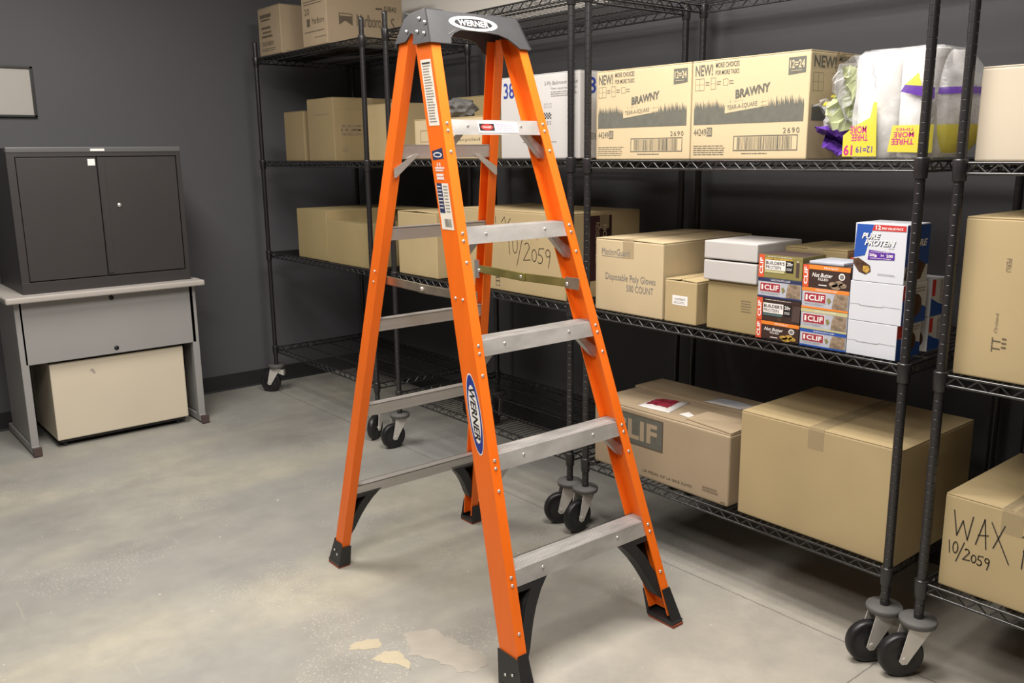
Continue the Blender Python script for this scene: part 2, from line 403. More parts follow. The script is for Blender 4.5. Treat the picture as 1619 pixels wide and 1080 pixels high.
# ------------------------------------------------------------------ wire shelving
DEP = .63
POST_TOP = 2.085
def wire_shelf(unit, x0, x1, z):
    """black wire deck with zigzag trusses"""
    mb = MB(); y0, y1 = 0, DEP; R = .0038
    zb = z-.030
    def truss(p, q, inset):
        p, q = Vector(p), Vector(q); L = (q-p).length; d = (q-p)/L
        a, b = p+d*inset, q-d*inset
        for zz, rr in ((z-.004, R), (zb, R)):
            mb.tube((a.x, a.y, zz), (b.x, b.y, zz), rr, 8)
        n = max(4, round((L-2*inset)/.055)); prev = None
        for i in range(n*2+1):
            v = a+d*(L-2*inset)*i/(2*n); w = Vector((v.x, v.y, z-.006 if i % 2 else zb))
            if prev is not None: mb.tube(prev, w, .0026, 6, caps=False)
            prev = w
    truss((x0, y0, 0), (x1, y0, 0), .012); truss((x0, y1, 0), (x1, y1, 0), .012)
    truss((x0, y0, 0), (x0, y1, 0), .012); truss((x1, y0, 0), (x1, y1, 0), .012)
    n = int((x1-x0-.04)/.0254)
    for i in range(n+1):
        x = x0+.02+(x1-x0-.04)*i/n
        mb.tube((x, y0, z-.0018), (x, y1, z-.0018), .0017, 5, caps=False)
    for yy in (.16, .315, .47): mb.tube((x0, yy, z-.006), (x1, yy, z-.006), R, 6, caps=False)
    mb.build('wire_shelf', 'shelf', unit)
    for x in (x0, x1):
        for y in (y0, y1):
            MB().lathe((x, y, z-.048), (0, 0, 1), [(0, .0158), (.002, .0165), (.05, .0185), (.053, .0178), (.054, .0132)], 18).build('corner_sleeve', 'post', unit)
def post(unit, x, y):
    mb = MB(); h = .165; top = POST_TOP-.012; z = .19; z_ = h
    mb.tube((x, y, h), (x, y, top), .0118, 16, caps=False)
    while z < top-.02:
        mb.lathe((x, y, z_), (0, 0, 1), [(0, .0127), (z-z_, .0127)], 16)
        mb.lathe((x, y, z-.0004), (0, 0, 1), [(0, .0127), (.0009, .0120)], 16); mb.lathe((x, y, z+.0016), (0, 0, 1), [(0, .0120), (.0009, .0127)], 16)
        z_ = z+.0025; z += .0254
    mb.lathe((x, y, z_), (0, 0, 1), [(0, .0127), (top-z_, .0127)], 16)
    mb.lathe((x, y, top), (0, 0, 1), [(0, .0131), (.009, .0131), (.012, .0105)], 16)
    mb.build('post', 'post', unit)
def caster(unit, x, y, ang, brake=False):
    c, s = math.cos(ang), math.sin(ang)
    off = .042
    T = lambda a, b, z: Vector((x+c*a-s*b, y+s*a+c*b, z))   # a = trailing direction
    mb = MB()
    # fork: top plate and two side legs
    for sg in (-1, 1):
        pts = [T(-.030, sg*.024, .152), T(.034, sg*.024, .152), T(off+.014, sg*.026, .056), T(off+.006, sg*.026, .047), T(off-.008, sg*.026, .048), T(off-.014, sg*.026, .058)]
        nrm = T(0, 1, 0)-T(0, 0, 0)
        mb.prism(pts, nrm*-.0015, nrm*.0015)
    pts = [T(-.030, -.025, .150), T(.034, -.025, .150), T(.034, .025, .150), T(-.030, .025, .150)]
    mb.prism(pts, (0, 0, 0), (0, 0, .004))
    mb.lathe((x, y, .146), (0, 0, 1), [(0, .020), (.003, .029), (.008, .031), (.012, .026)], 20)
    mb.lathe(T(off, -.030, .0635), T(0, 1, 0)-T(0, 0, 0), [(0, .006), (.060, .006)], 10)
    if brake: mb.bbox(-.03, .012, -.018, .018, .118, .150, .004, T=lambda a, b, z: T(a-.018, b, z+a*.4))
    f = mb.build('caster', 'fork', unit)
    ax = T(0, 1, 0)-T(0, 0, 0); R = .0635
    MB().lathe(T(off, -.016, R), ax, [(0, .012), (.0, .026), (.003, .030), (.002, .050), (.0, .057), (.004, .0615), (.010, R), (.022, R), (.028, .0615), (.032, .057), (.030, .050), (.029, .030), (.032, .026), (.032, .012)], 36).build('wheel', 'rubber', f)
    MB().lathe((x, y, .155), (0, 0, 1), [(0, .044), (.002, .048), (.014, .0505), (.019, .048), (.020, .0128)], 30).build('bumper', 'bumper', f)
def shelving(x0, x1, zs, label, casters, group='black wire shelving units'):
    u = root('wire_shelving_unit', ((x0+x1)/2, DEP/2, 0), label, 'shelving', group)
    for x in (x0, x1):
        for y in (0, DEP): post(u, x, y)
    for z in zs: wire_shelf(u, x0, x1, z)
    for (x, y), (a, b) in zip([(x0, 0), (x1, 0), (x0, DEP), (x1, DEP)], casters): caster(u, x, y, a, b)
    return u
Z0, Z1, Z2, Z3 = .284, .877, 1.419, 2.003
D = math.radians
shelving(-4.237, -3.036, (Z0+.003, Z1-.002, Z2-.005, Z3-.006), 'black wire shelving unit at far left end against the left wall', [(D(-135), True), (D(-58), False), (D(-60), False), (D(-70), False)])
shelving(-2.825, -1.585, (Z0, Z1+.006, Z2+.004, Z3+.002), 'black wire shelving unit directly behind the ladder', [(D(-95), False), (D(-117), False), (D(-60), False), (D(-60), False)])
shelving(-1.498, -.280, (Z0, Z1, Z2, Z3), 'black wire shelving unit right of the ladder holding white paper goods and snack bars', [(D(-90), False), (D(-126), True), (D(-60), False), (D(-60), False)])
shelving(-.182, 1.036, (Z0, Z1-.004, Z2-.005, Z3), 'black wire shelving unit cut off by the right edge of the photo', [(D(-128), False), (D(-60), False), (D(-60), False), (D(-60), False)])

# ------------------------------------------------------------------ cartons
def carton(x0, x1, y0, y1, z0, z1, label, m='card', cat='box', group=None, seam='y', tape=True, lift=0, name='cardboard_box', topm=None):
    mb = MB(); mb.bbox(x0, x1, y0, y1, z0+.0005, z1-.004, .004)
    o = tag(mb.build(name, m), label, cat, group)
    g = .0032
    if seam == 'y':
        xm = (x0+x1)/2
        MB().bbox(x0+.001, xm-g, y0+.001, y1-.001, z1-.004, z1, .0015, T=lambda x, y, z: Vector((x, y, z+lift*max(0, (x-x0)/(xm-x0))))).build('flap', topm or m, o)
        MB().bbox(xm+g, x1-.001, y0+.001, y1-.001, z1-.004, z1, .0015, T=lambda x, y, z: Vector((x, y, z+lift*max(0, (x1-x)/(x1-xm))))).build('flap', topm or m, o)
        if tape:
            t = MB(); w = .026; zt = z1+lift+.0006
            t.box(xm-w, xm+w, y0, y1, z1, zt); t.box(xm-w, xm+w, y0-.0007, y0, z1-.065, zt)
            t.build('packing_tape', 'tape', o)
    elif seam == 'x':
        ym = (y0+y1)/2
        MB().bbox(x0+.001, x1-.001, y0+.001, ym-g, z1-.004, z1, .0015).build('flap', topm or m, o)
        MB().bbox(x0+.001, x1-.001, ym+g, y1-.001, z1-.004, z1, .0015).build('flap', topm or m, o)
        if tape:
            t = MB(); w = .026
            t.box(x0, x1, ym-w, ym+w, z1, z1+.0006); t.box(x1, x1+.0007, ym-w, ym+w, z1-.065, z1+.0006); t.build('packing_tape', 'tape', o)
    return o
F = .02
# --- far left unit, top deck: two brown cartons
o = carton(-4.215, -3.935, F, .36, Z3, 2.262, 'brown carton at the far left of the top shelf, next to the wall', 'card_d', group='cartons on the top shelf', seam='x', tape=False)
p = front(-4.215, -3.935, Z3, 2.262, F)
for a0, b0, a1, b1 in ((.1, .78, .65, .86), (.15, .72, .6, .755), (.15, .55, .6, .60), (.2, .46, .65, .50), (.15, .37, .7, .42)): p.lines('print_br', a0, b0, a1, b1, 1, frac=.9)
p.bars('print_br', .15, .20, .7, .29, 14); p.lines('print_br', .12, .08, .75, .16, 2); p.build('printed_lettering', o)
p = side(F, .36, Z3, 2.262, -3.935); p.ring('print_br', .62, .22, .95, .66, .003)
for k in range(4): p.rect('print_br', .64, .30+.085*k, .93, .31+.085*k, 1)
p.lines('print_mid', .08, .03, .2, .08, 1); p.build('printed_lettering', o)
o = carton(-3.675, -3.407, F, .475, Z3, 2.33, 'large brown carton printed with a roof-shaped emblem on the top shelf', 'card_d', group='cartons on the top shelf', seam='x', tape=False)
p = front(-3.675, -3.407, Z3, 2.33, F)
p.lines('print_br', .1, .62, .9, .70, 2); p.rect('print_br', .2, .30, .33, .42); p.text('print_br', 'Marlboro', .42, .33, .9, .42); p.rect('print_br', .5, .12, .95, .13)
p.text('print_br', '20', .12, .48, .32, .58); p.lines('print_br', .1, .2, .9, .24, 1); p.build('printed_lettering', o)
p = side(F, .475, Z3, 2.33, -3.407)
p.poly('print_br', [(.155, .29), (.235, .36), (.33, .29), (.33, .47), (.155, .47)]); p.rect('card_d', .165, .43, .32, .455, 1)
p.text('print_br', 'Marlboro', .385, .29, .71, .475, bold=0, space=.9); p.text('print_br', 'S', .84, .27, .89, .46)
p.text('print_br', '03840', .75, .55, .92, .64, bold=.01); p.rect('print_br', .64, .57, .73, .60); p.build('printed_lettering', o)
# --- far left unit, second deck
za = Z2-.005
o = carton(-3.961, -3.727, F, .40, za, 1.682, 'plain brown carton at the left of the upper middle shelf', 'card_k', group='cartons on the upper middle shelf', seam='x', tape=False, topm='card_k')
o = carton(-3.677, -3.389, F, .44, za, 1.737, 'tall brown carton with faint stamped print, second from the wall on the upper middle shelf', 'card_k', group='cartons on the upper middle shelf', seam='x')
p = front(-3.677, -3.389, za, 1.737, F); p.lines('print_mid', .25, .72, .85, .77, 1); p.build('printed_lettering', o)
p = side(F, .44, za, 1.737, -3.389); p.lines('print_mid', .1, .38, .42, .60, 3); p.text('print_mid', 'COME', .1, .42, .38, .56); p.lines('print_mid', .1, .14, .2, .22, 2); p.ring('print_mid', .05, .05, .9, .82, .001); p.build('printed_lettering', o)
o = carton(-3.372, -3.075, .21, .60, za, 1.70, 'plain tan carton set back on the upper middle shelf behind the gap between two posts', 'card', group='cartons on the upper middle shelf', seam='x', tape=False)
# --- far left unit, third deck: one big carton and an opened one
zb_ = Z1-.002
def open_carton():
    x0, x1, y0, y1, z0, z1 = -3.520, -3.085, F, .56, zb_, 1.098
    t = .004; mb = MB()
    mb.bbox(x0, x1, y0, y0+t, z0, z1, .001); mb.bbox(x0, x1, y1-t, y1, z0, z1+.05, .001)
    mb.bbox(x0, x0+t, y0+t, y1-t, z0, z1+.05, .001); mb.bbox(x1-t, x1, y0+t, y1-t, z0, z1, .001)
    mb.bbox(x0+t, x1-t, y0+t, y1-t, z0, z0+t, .001); mb.bbox(x0+t, x1-t, y0+t, y1-t, z1-.03, z1-.026, .001)
    o = tag(mb.build('cardboard_box', 'card_b'), 'wide low brown carton with a folded-in front flap, on the lower middle shelf', 'box', 'cartons on the lower middle shelf')
    MB().prism([(x0+.01, y0+t, z1-.002), (x1-.01, y0+t, z1-.012), (x1-.01, y0+.15, z1-.020), (x0+.01, y0+.15, z1-.012)], (0, 0, 0), (0, 0, .003)).build('flap', 'card_b', o)
    MB().prism([(x0+.008, y1-.15, z1+.047), (x1-.01, y1-.15, z1+.047), (x1-.01, y1-t, z1+.05), (x0+.008, y1-t, z1+.05)], (0, 0, 0), (0, 0, .003)).build('flap', 'card_b', o)
open_carton()
carton(-3.873, -3.523, F, .56, zb_, 1.150, 'plain brown carton at the left of the lower middle shelf', 'card_b', group='cartons on the lower middle shelf', seam='x', tape=False)
# --- unit behind the ladder, second deck
zc = Z2+.004
o = carton(-2.73, -2.43, .30, .60, zc, 1.705, 'plain tan carton standing behind a lower labelled carton, seen between the ladder rails', 'card_b', seam='y', tape=False, group='cartons on the upper middle shelf')
o = carton(-2.64, -2.11, F, .28, zc, 1.597, 'low tan carton with a framed label panel, seen through the ladder rails', 'card', seam='x', group='cartons on the upper middle shelf')
p = front(-2.64, -2.11, zc, 1.597, F); p.rect('card_l', .02, .02, .99, .96); p.ring('print_mid', .09, .42, .36, .72, .003, 1)
p.text('print_br', 'recycled', .60, .40, .92, .50); p.lines('print_mid', .55, .25, .95, .36, 2); p.text('print_br', 'International', .05, .05, .45, .13); p.lines('print_mid', .55, .1, .9, .2, 2); p.build('printed_label', o)
# crumpled bag on it
def blob(name, m, c, rx, ry, rz, amp, label, cat, seed=1, group=None, n=3):
    rnd = random.Random(seed); bm = bmesh.new(); bmesh.ops.create_icosphere(bm, subdivisions=n, radius=1)
    vs_ = []
    for v in bm.verts:
        k = 1+amp*(rnd.random()-.5)*2; z = max(-.75, v.co.z*k)
        vs_.append((c[0]+rx*v.co.x*k, c[1]+ry*v.co.y*k, c[2]+rz*(z+.75)/1.75))
    fs = [tuple(x.index for x in f.verts) for f in bm.faces]; bm.free()
    return tag(MB().add(vs_, fs).build(name, m), label, cat, group)
blob('plastic_bag', 'bumper', (-2.46, .14, 1.6), .10, .07, .085, .16, 'small crumpled grey plastic bag on top of the labelled tan carton', 'bag', 3)
# white tissue carton
o = carton(-2.014, -1.562, F, .40, zc, 1.736, 'large white carton printed 38, seen between the ladder and the shelf posts', 'card_w', seam='y', tape=False)
p = front(-2.014, -1.562, zc, 1.736, F)
p.text('blue_pr', '38', .045, .74, .19, .93, bold=.01); p.text('grey_pr', '2-Ply Bathroom Tissue', .58, .85, .98, .905)
p.text('grey_pr', 'Two squares to one', .66, .80, .97, .83); p.lines('grey_pr', .66, .72, .97, .79, 3)
for a in (.575, .61, .645):
    p.ring('grey_pr', a, .60, a+.02, .65, .001)
for i in range(6):
    for j in range(4):
        if (i+j) % 2: p.rect('black', .57+.016*i, .47+.018*j, .586+.016*i, .488+.018*j)
for a in (.575, .61, .645): p.lines('grey_pr', a, .40, a+.022, .45, 2, frac=.5)
p.lines('grey_pr', .30, .19, .75, .21, 1); p.build('printed_lettering', o)
p = side(F, .40, zc, 1.736, -1.562); p.text('blue_pr', '38', .12, .745, .36, .93, bold=.01); p.lines('grey_pr', .1, .22, .5, .30, 4); p.build('printed_lettering', o)

# --- third deck behind the ladder
zd = Z1+.006
o = carton(-2.81, -2.487, F, .38, zd, 1.182, 'tan carton seen between the left rails of the ladder on the lower middle shelf', 'card', seam='y', tape=False, lift=.006, group='cartons on the lower middle shelf')
x0, x1, z1 = -2.32, -1.63, 1.217
o = carton(x0, x1, F, .43, zd, z1, 'large tan carton marked 10/2059 by hand, behind the ladder spreader', 'card', seam='x', group='hand-dated cartons', lift=0)
p = front(x0, x1, zd, z1, F)
def hand(p, m, a0, b0, a1, b1, strokes, wm=.003):
    for st in strokes: p.line(m, [(a0+x*(a1-a0), b0+y*(b1-b0)) for x, y in st], wm)
arc = lambda cx, cy, rx, ry, t0, t1, n=10: [(cx+rx*math.cos(math.radians(t0+(t1-t0)*i/n)), cy+ry*math.sin(math.radians(t0+(t1-t0)*i/n))) for i in range(n+1)]
DATE = [[(0, .95), (.03, .30)], arc(.16, .66, .06, .30, 80, 440), [(.36, 1.05), (.20, -.05)],
        arc(.44, .62, .055, .13, 150, -20)+[(.36, .16), (.52, .20)], arc(.61, .36, .055, .20, 80, 440),
        [(.83, .62), (.72, .60), (.71, .40)]+arc(.74, .26, .06, .14, 80, -140), arc(.92, .48, .05, .12, 0, 360)+[(.97, .50), (.96, .28), (.93, .02)]]
hand(p, 'ink', .50, .36, .88, .72, DATE, .0028)
hand(p, 'ink', .38, .72, .80, .85, [[(0, .4), (.02, -.3), (.08, .2), (.14, -.3), (.18, .4)], [(.28, -.3), (.28, .4), (.35, .3), (.28, .0)], arc(.55, 0, .05, .3, 60, 400), [(.7, -.3), (.7, .3), (.78, -.2), (.8, .35)], [(.9, -.3), (.92, .3)]], .0025)
hand(p, 'ink', .38, .84, .52, .92, [[(0, 1), (0, 0)], [(.4, .2), (.6, 1.), (.7, 0)], [(.8, 0), (1, .8)]], .0025)
p.ring('print_br', .375, .055, .415, .20, .0025); p.rect('print_br', .38, .11, .41, .125, 1); p.rect('print_br', .38, .155, .41, .17, 1); p.build('printed_lettering', o)
p = side(F, .43, zd, z1, x1)
p.rect('dkbrown', .30, .20, .60, .96); p.text('card_l', 'SPIRAL DESIGN', .38, .40, .43, .88, rot=1); p.text('card_l', 'CARTON', .48, .45, .53, .85, rot=1)
p.rect('dkbrown', .0, .30, .25, .36); p.build('printed_label', o)

# ------------------------------------------------------------------ right unit, second deck: two paper towel cartons
def towel_carton(x0, x1, label):
    z0, z1 = Z2, 1.722
    o = carton(x0, x1, F, .33, z0, z1, label, 'card_l', seam='x', group='paper towel cartons')
    p = front(x0, x1, z0, z1, F); g = 'print_gr'
    p.text(g, 'NEW!', .03, .845, .19, .955, bold=.02); p.text(g, 'MORE CHOICES', .215, .915, .425, .965, bold=.01); p.text(g, 'FOR MORE TASKS', .215, .845, .425, .89, bold=.01)
    p.ring(g, .03, .70, .115, .82, .001); p.rect(g, .071, .70, .073, .82); p.rect(g, .03, .759, .115, .761)
    p.ring(g, .175, .705, .22, .82, .001); p.rect(g, .175, .76, .22, .762); p.ring(g, .285, .735, .33, .80, .001)
    for a in (.125, .23, .34): p.lines(g, a, .74, a+.04, .79, 2, frac=.3)
    p.poly(g, [(.83, .785), (.965, .80), (.965, .945), (.83, .945)]); p.text('card_l', '12=24', .84, .845, .955, .92, bold=.02, layer=1); p.lines('card_l', .85, .815, .94, .83, 1)
    # band of fir trees
    pts = [(.025, .355), (.965, .355)]; x = .965; top = []; rnd = random.Random(4)
    while x > .03:
        w = rnd.uniform(.010, .016); h = .545+.05*rnd.random()-(.02 if .3 < x < .75 else 0)
        top += [(x, h-.045), (x-w*.5, h+.02)]; x -= w
    top.append((.025, .50)); p.poly(g, pts+top)
    p.text(g, 'BRAWNY', .40, .60, .69, .685, bold=.035, layer=2, rise=.05); 
    p.poly('card_l', [(.31, .46), (.68, .515), (.68, .60), (.31, .555)], 1); p.text(g, 'TEAR-A-SQUARE', .33, .482, .59, .535, layer=2, rise=.03, bold=.01)
    p.line(g, [(.61, .515), (.67, .523)], .0006, 2); p.line(g, [(.61, .55), (.67, .56)], .0006, 2); p.line(g, [(.635, .51), (.635, .58)], .0006, 2)
    p.text(g, '44249', .03, .245, .145, .315); p.rect(g, .15, .235, .20, .325); p.text('card_l', '50', .156, .248, .194, .312, layer=1); p.text(g, '2690', .81, .25, .94, .30, space=1.25)
    p.ring(g, .395, .085, .93, .235, .0028); p.bars(g, .43, .10, .89, .22, 44); p.rect(g, .768, .088, .774, .233, 1); p.lines(g, .47, .05, .72, .07, 1, frac=.4)
    p.lines(g, .03, .04, .33, .15, 5, frac=.3); p.build('printed_front', o, )
    p = side(F, .33, z0, z1, x1)
    p.text(g, 'NEW!', .05, .845, .42, .955, bold=.02); p.text(g, 'MORE CHOICES', .47, .915, .95, .965, bold=.01); p.text(g, 'FOR MORE TASKS', .47, .845, .95, .89, bold=.01)
    p.ring(g, .05, .63, .22, .80, .001); p.rect(g, .133, .63, .137, .80); p.rect(g, .05, .713, .22, .716); p.ring(g, .36, .65, .45, .80, .001)
    p.rect(g, .05, .36, .95, .50); p.build('printed_side', o)
towel_carton(-1.476, -1.052, 'tan paper towel carton printed with fir trees, left one beside the white carton')
towel_carton(-1.048, -.628, 'tan paper towel carton printed with fir trees, right one beside the plastic-wrapped rolls')

# --- plastic wrapped paper towel rolls
def towel_pack():
    r = root('paper_towel_package', (-.42, .16, Z2), 'plastic-wrapped package of white paper towel rolls with yellow and purple print', 'paper towels')
    rr = .0585
    for ix, cx in enumerate((-.455, -.335)):
        for iy, cy in enumerate((.10, .22)):
            MB().lathe((cx, cy, Z2+.004), (0, 0, 1), [(0, .018), (0, rr-.004), (.004, rr), (.272, rr), (.277, rr-.004), (.277, .020)], 28).build('towel_roll', 'rollp', r)
    # tight film around the rolls: a soft block with rounded corners
    def ringpts(z, k, y0=.034, n=40):
        out = []
        for i in range(n):
            t = 2*PI*i/n; c, s = math.cos(t), math.sin(t); e = .42
            hx = .126*k; hy = .128*k
            x = -.395+hx*math.copysign(abs(c)**e, c); y = .160+hy*math.copysign(abs(s)**e, s)
            w = .004*math.sin(9*t+z*40)+.003*math.sin(23*t-z*70)
            y += (.010 if s < 0 and abs(c) < .12 else 0)
            out.append(Vector((x+w*c, y+w*s, z)))
        return out
    zs = [(Z2+.001, .93), (Z2+.012, .99), (Z2+.06, 1.0), (Z2+.12, 1.0), (Z2+.18, .99), (Z2+.24, .985), (Z2+.275, .96), (Z2+.287, .86), (Z2+.290, .3)]
    vs_ = []; n = 40
    for z, k in zs: vs_ += ringpts(z, k)
    fs = [(a*n+i, a*n+(i+1) % n, (a+1)*n+(i+1) % n, (a+1)*n+i) for a in range(len(zs)-1) for i in range(n)]
    MB().add(vs_, fs, True).build('wrap_film', 'film', r)
    # printed bands on the film, front
    y = .0285
    P_ = Print((-.52, y, Z2+.002), (.25, 0, 0), (0, 0, .285))
    P_.poly('yellow', [(.0, .02), (.40, .02), (.385, .22), (.0, .22)]); P_.poly('yellow', [(.0, .22), (.385, .22), (.30, .38), (.12, .30)])
    P_.poly('yellow', [(.30, .38), (.385, .22), (.37, .52), (.33, .52)])
    P_.text('pink', 'MORE', .08, .235, .27, .305, layer=1, rot=2, bold=.02, rise=0); P_.text('pink', 'THREE', .10, .165, .29, .23, layer=1, rot=2, bold=.02)
    P_.text('purple', '12=19', .16, .055, .35, .115, layer=1, rot=2, bold=.01); P_.text('pink', '19', .015, .03, .12, .13, layer=1, rot=2, bold=.03)
    P_.poly('yellow', [(.52, .06), (1.0, .05), (1.0, .30), (.56, .30)]); P_.text('pink', 'THREE', .56, .125, .80, .18, layer=1, rot=2, bold=.02)
    P_.text('pink', 'MORE', .58, .19, .80, .24, layer=1, rot=2, bold=.02); P_.text('pink', 'TIMES', .60, .25, .80, .275, layer=1, rot=2)
    P_.poly('violet', [(.62, .60), (.98, .52), (.98, .62), (.66, .66)]); P_.poly('yellow', [(.66, .66), (.84, .64), (.80, .76)], 1)
    P_.line('grey_pr', [(.28, .86), (.31, .82), (.30, .78), (.34, .74), (.33, .68), (.35, .64)], .0015)
    P_.build('printed_band', r, {'yellow': 'yellow_print', 'violet': 'purple_print', 'pink': 'lettering', 'purple': 'lettering'})
    # loose film tail: bulge on the right, crumple on the left
    def crumple(cx, cy, z0, pts, m, nm, seed, depth=.09, amp=.010):
        rnd = random.Random(seed); rows = 9; cols = 9; vs_ = []
        for j in range(rows+1):
            t = j/rows
            k = t*(len(pts)-1); i0 = min(int(k), len(pts)-2); f = k-i0
            xl = pts[i0][0]*(1-f)+pts[i0+1][0]*f; xr = pts[i0][1]*(1-f)+pts[i0+1][1]*f; z = pts[i0][2]*(1-f)+pts[i0+1][2]*f
            for i in range(cols+1):
                s = i/cols; x = xl+(xr-xl)*s
                vs_.append((max(-.619, x+rnd.uniform(-amp, amp)*.5), cy+depth*(s-.5)*.6+.03*math.sin(5*s+7*t+seed)+rnd.uniform(-amp, amp), z+rnd.uniform(-amp, amp)*.6))
        n = cols+1
        fs = [(j*n+i, j*n+i+1, (j+1)*n+i+1, (j+1)*n+i) for j in range(rows) for i in range(cols)]
        mb = MB(); mb.add(vs_, fs); o_ = mb.build(nm, m, r)
        md = o_.modifiers.new('thick', 'SOLIDIFY'); md.thickness = .0012
    zz = Z2
    crumple(-.56, .08, zz, [(-.545, -.52, zz+.012), (-.60, -.515, zz+.05), (-.62, -.51, zz+.09)], 'violet', 'purple_print', 3)
    crumple(-.56, .09, zz, [(-.60, -.515, zz+.085), (-.625, -.51, zz+.11), (-.622, -.52, zz+.14), (-.61, -.56, zz+.165)], 'film', 'film_tail', 5, amp=.014)
    crumple(-.56, .07, zz, [(-.575, -.51, zz+.08), (-.575, -.515, zz+.14), (-.55, -.515, zz+.20), (-.535, -.515, zz+.25)], 'lime', 'lime_print', 9, depth=.06)
    crumple(-.56, .05, zz, [(-.57, -.53, zz+.10), (-.57, -.52, zz+.15), (-.55, -.53, zz+.19), (-.54, -.525, zz+.23)], 'film', 'film_tail', 11, depth=.05)
    crumple(-.58, .12, zz, [(-.595, -.54, zz+.145), (-.60, -.54, zz+.19), (-.58, -.535, zz+.24), (-.55, -.53, zz+.28)], 'film', 'film_tail', 13, amp=.012)
    crumple(-.58, .12, zz, [(-.60, -.575, zz+.14), (-.60, -.57, zz+.175)], 'yellow', 'yellow_print', 15, amp=.01)
    # right bulge
    vs_ = []; rows, cols = 12, 12
    for j in range(rows+1):
        t = PI*j/rows
        for i in range(cols+1):
            s = -PI/2+PI*i/cols
            rad = .045+.035*math.sin(t)
            vs_.append((-.272+rad*math.cos(s)*math.sin(t)*.95, .15+.11*math.sin(s)*(.35+.65*math.sin(t)), zz+.142-.135*math.cos(t)))
    n = cols+1; fs = [(j*n+i, j*n+i+1, (j+1)*n+i+1, (j+1)*n+i) for j in range(rows) for i in range(cols)]
    MB().add(vs_, fs, True).build('film_tail', 'film', r)
    def bulge_band(t0, t1, m, nm):
        vs2 = []
        for j in range(5):
            t = t0+(t1-t0)*j/4
            for i in range(13):
                s = -PI/2+PI*i/12; rad = .047+.035*math.sin(t)
                vs2.append((-.271+rad*math.cos(s)*math.sin(t)*.95, .15+.112*math.sin(s)*(.35+.65*math.sin(t)), zz+.142-.135*math.cos(t)))
        MB().add(vs2, [(j*13+i, j*13+i+1, (j+1)*13+i+1, (j+1)*13+i) for j in range(4) for i in range(12)], True).build(nm, m, r)
    bulge_band(.35, 1.15, 'yellow', 'yellow_print'); bulge_band(1.72, 1.85, 'violet', 'purple_print')
towel_pack()

# --- right unit, third deck
o = carton(-1.472, -1.149, F, .52, Z1, 1.141, 'tan carton of disposable gloves with slightly open top flaps, right of the ladder', 'card_l', seam='y', tape=True, lift=.004, topm='card_l')
p = front(-1.472, -1.149, Z1, 1.141, F)
p.text('grey_pr', 'MotionGuard', .10, .78, .52, .87); p.rect('grey_pr', .10, .755, .52, .762); p.text('grey_pr', 'Disposable Poly Gloves', .16, .415, .90, .535); p.text('grey_pr', '500 COUNT', .48, .31, .87, .40)
p.build('printed_lettering', o)
o = carton(-1.139, -1.003, F, .24, Z1, 1.024, 'small tan carton with a white address label', 'card', seam='y', tape=False, lift=.004)
p = front(-1.139, -1.003, Z1, 1.024, F); p.rect('white', .25, .42, .73, .64); p.text('black', 'CONTENTS', .32, .53, .66, .58); p.lines('grey_pr', .3, .45, .65, .51, 2); p.build('white_label', o)
o = carton(-.967, -.772, F+.01, .26, Z1, 1.038, 'tan carton underneath the two white cartons', 'card_b', seam='x', tape=False)
p = front(-.967, -.772, Z1, 1.038, F+.01); p.lines('print_mid', .68, .42, .88, .68, 5, frac=.3); p.build('printed_lettering', o)
for z0, z1, lb in ((1.0385, 1.106, 'flat white carton, lower of the pair on the tan carton'), (1.1065, 1.168, 'flat white carton on top of the other white one')):
    o = carton(-.978, -.775, F, .26, z0, z1, lb, 'card_w', seam='none', group='flat white cartons', name='white_carton')

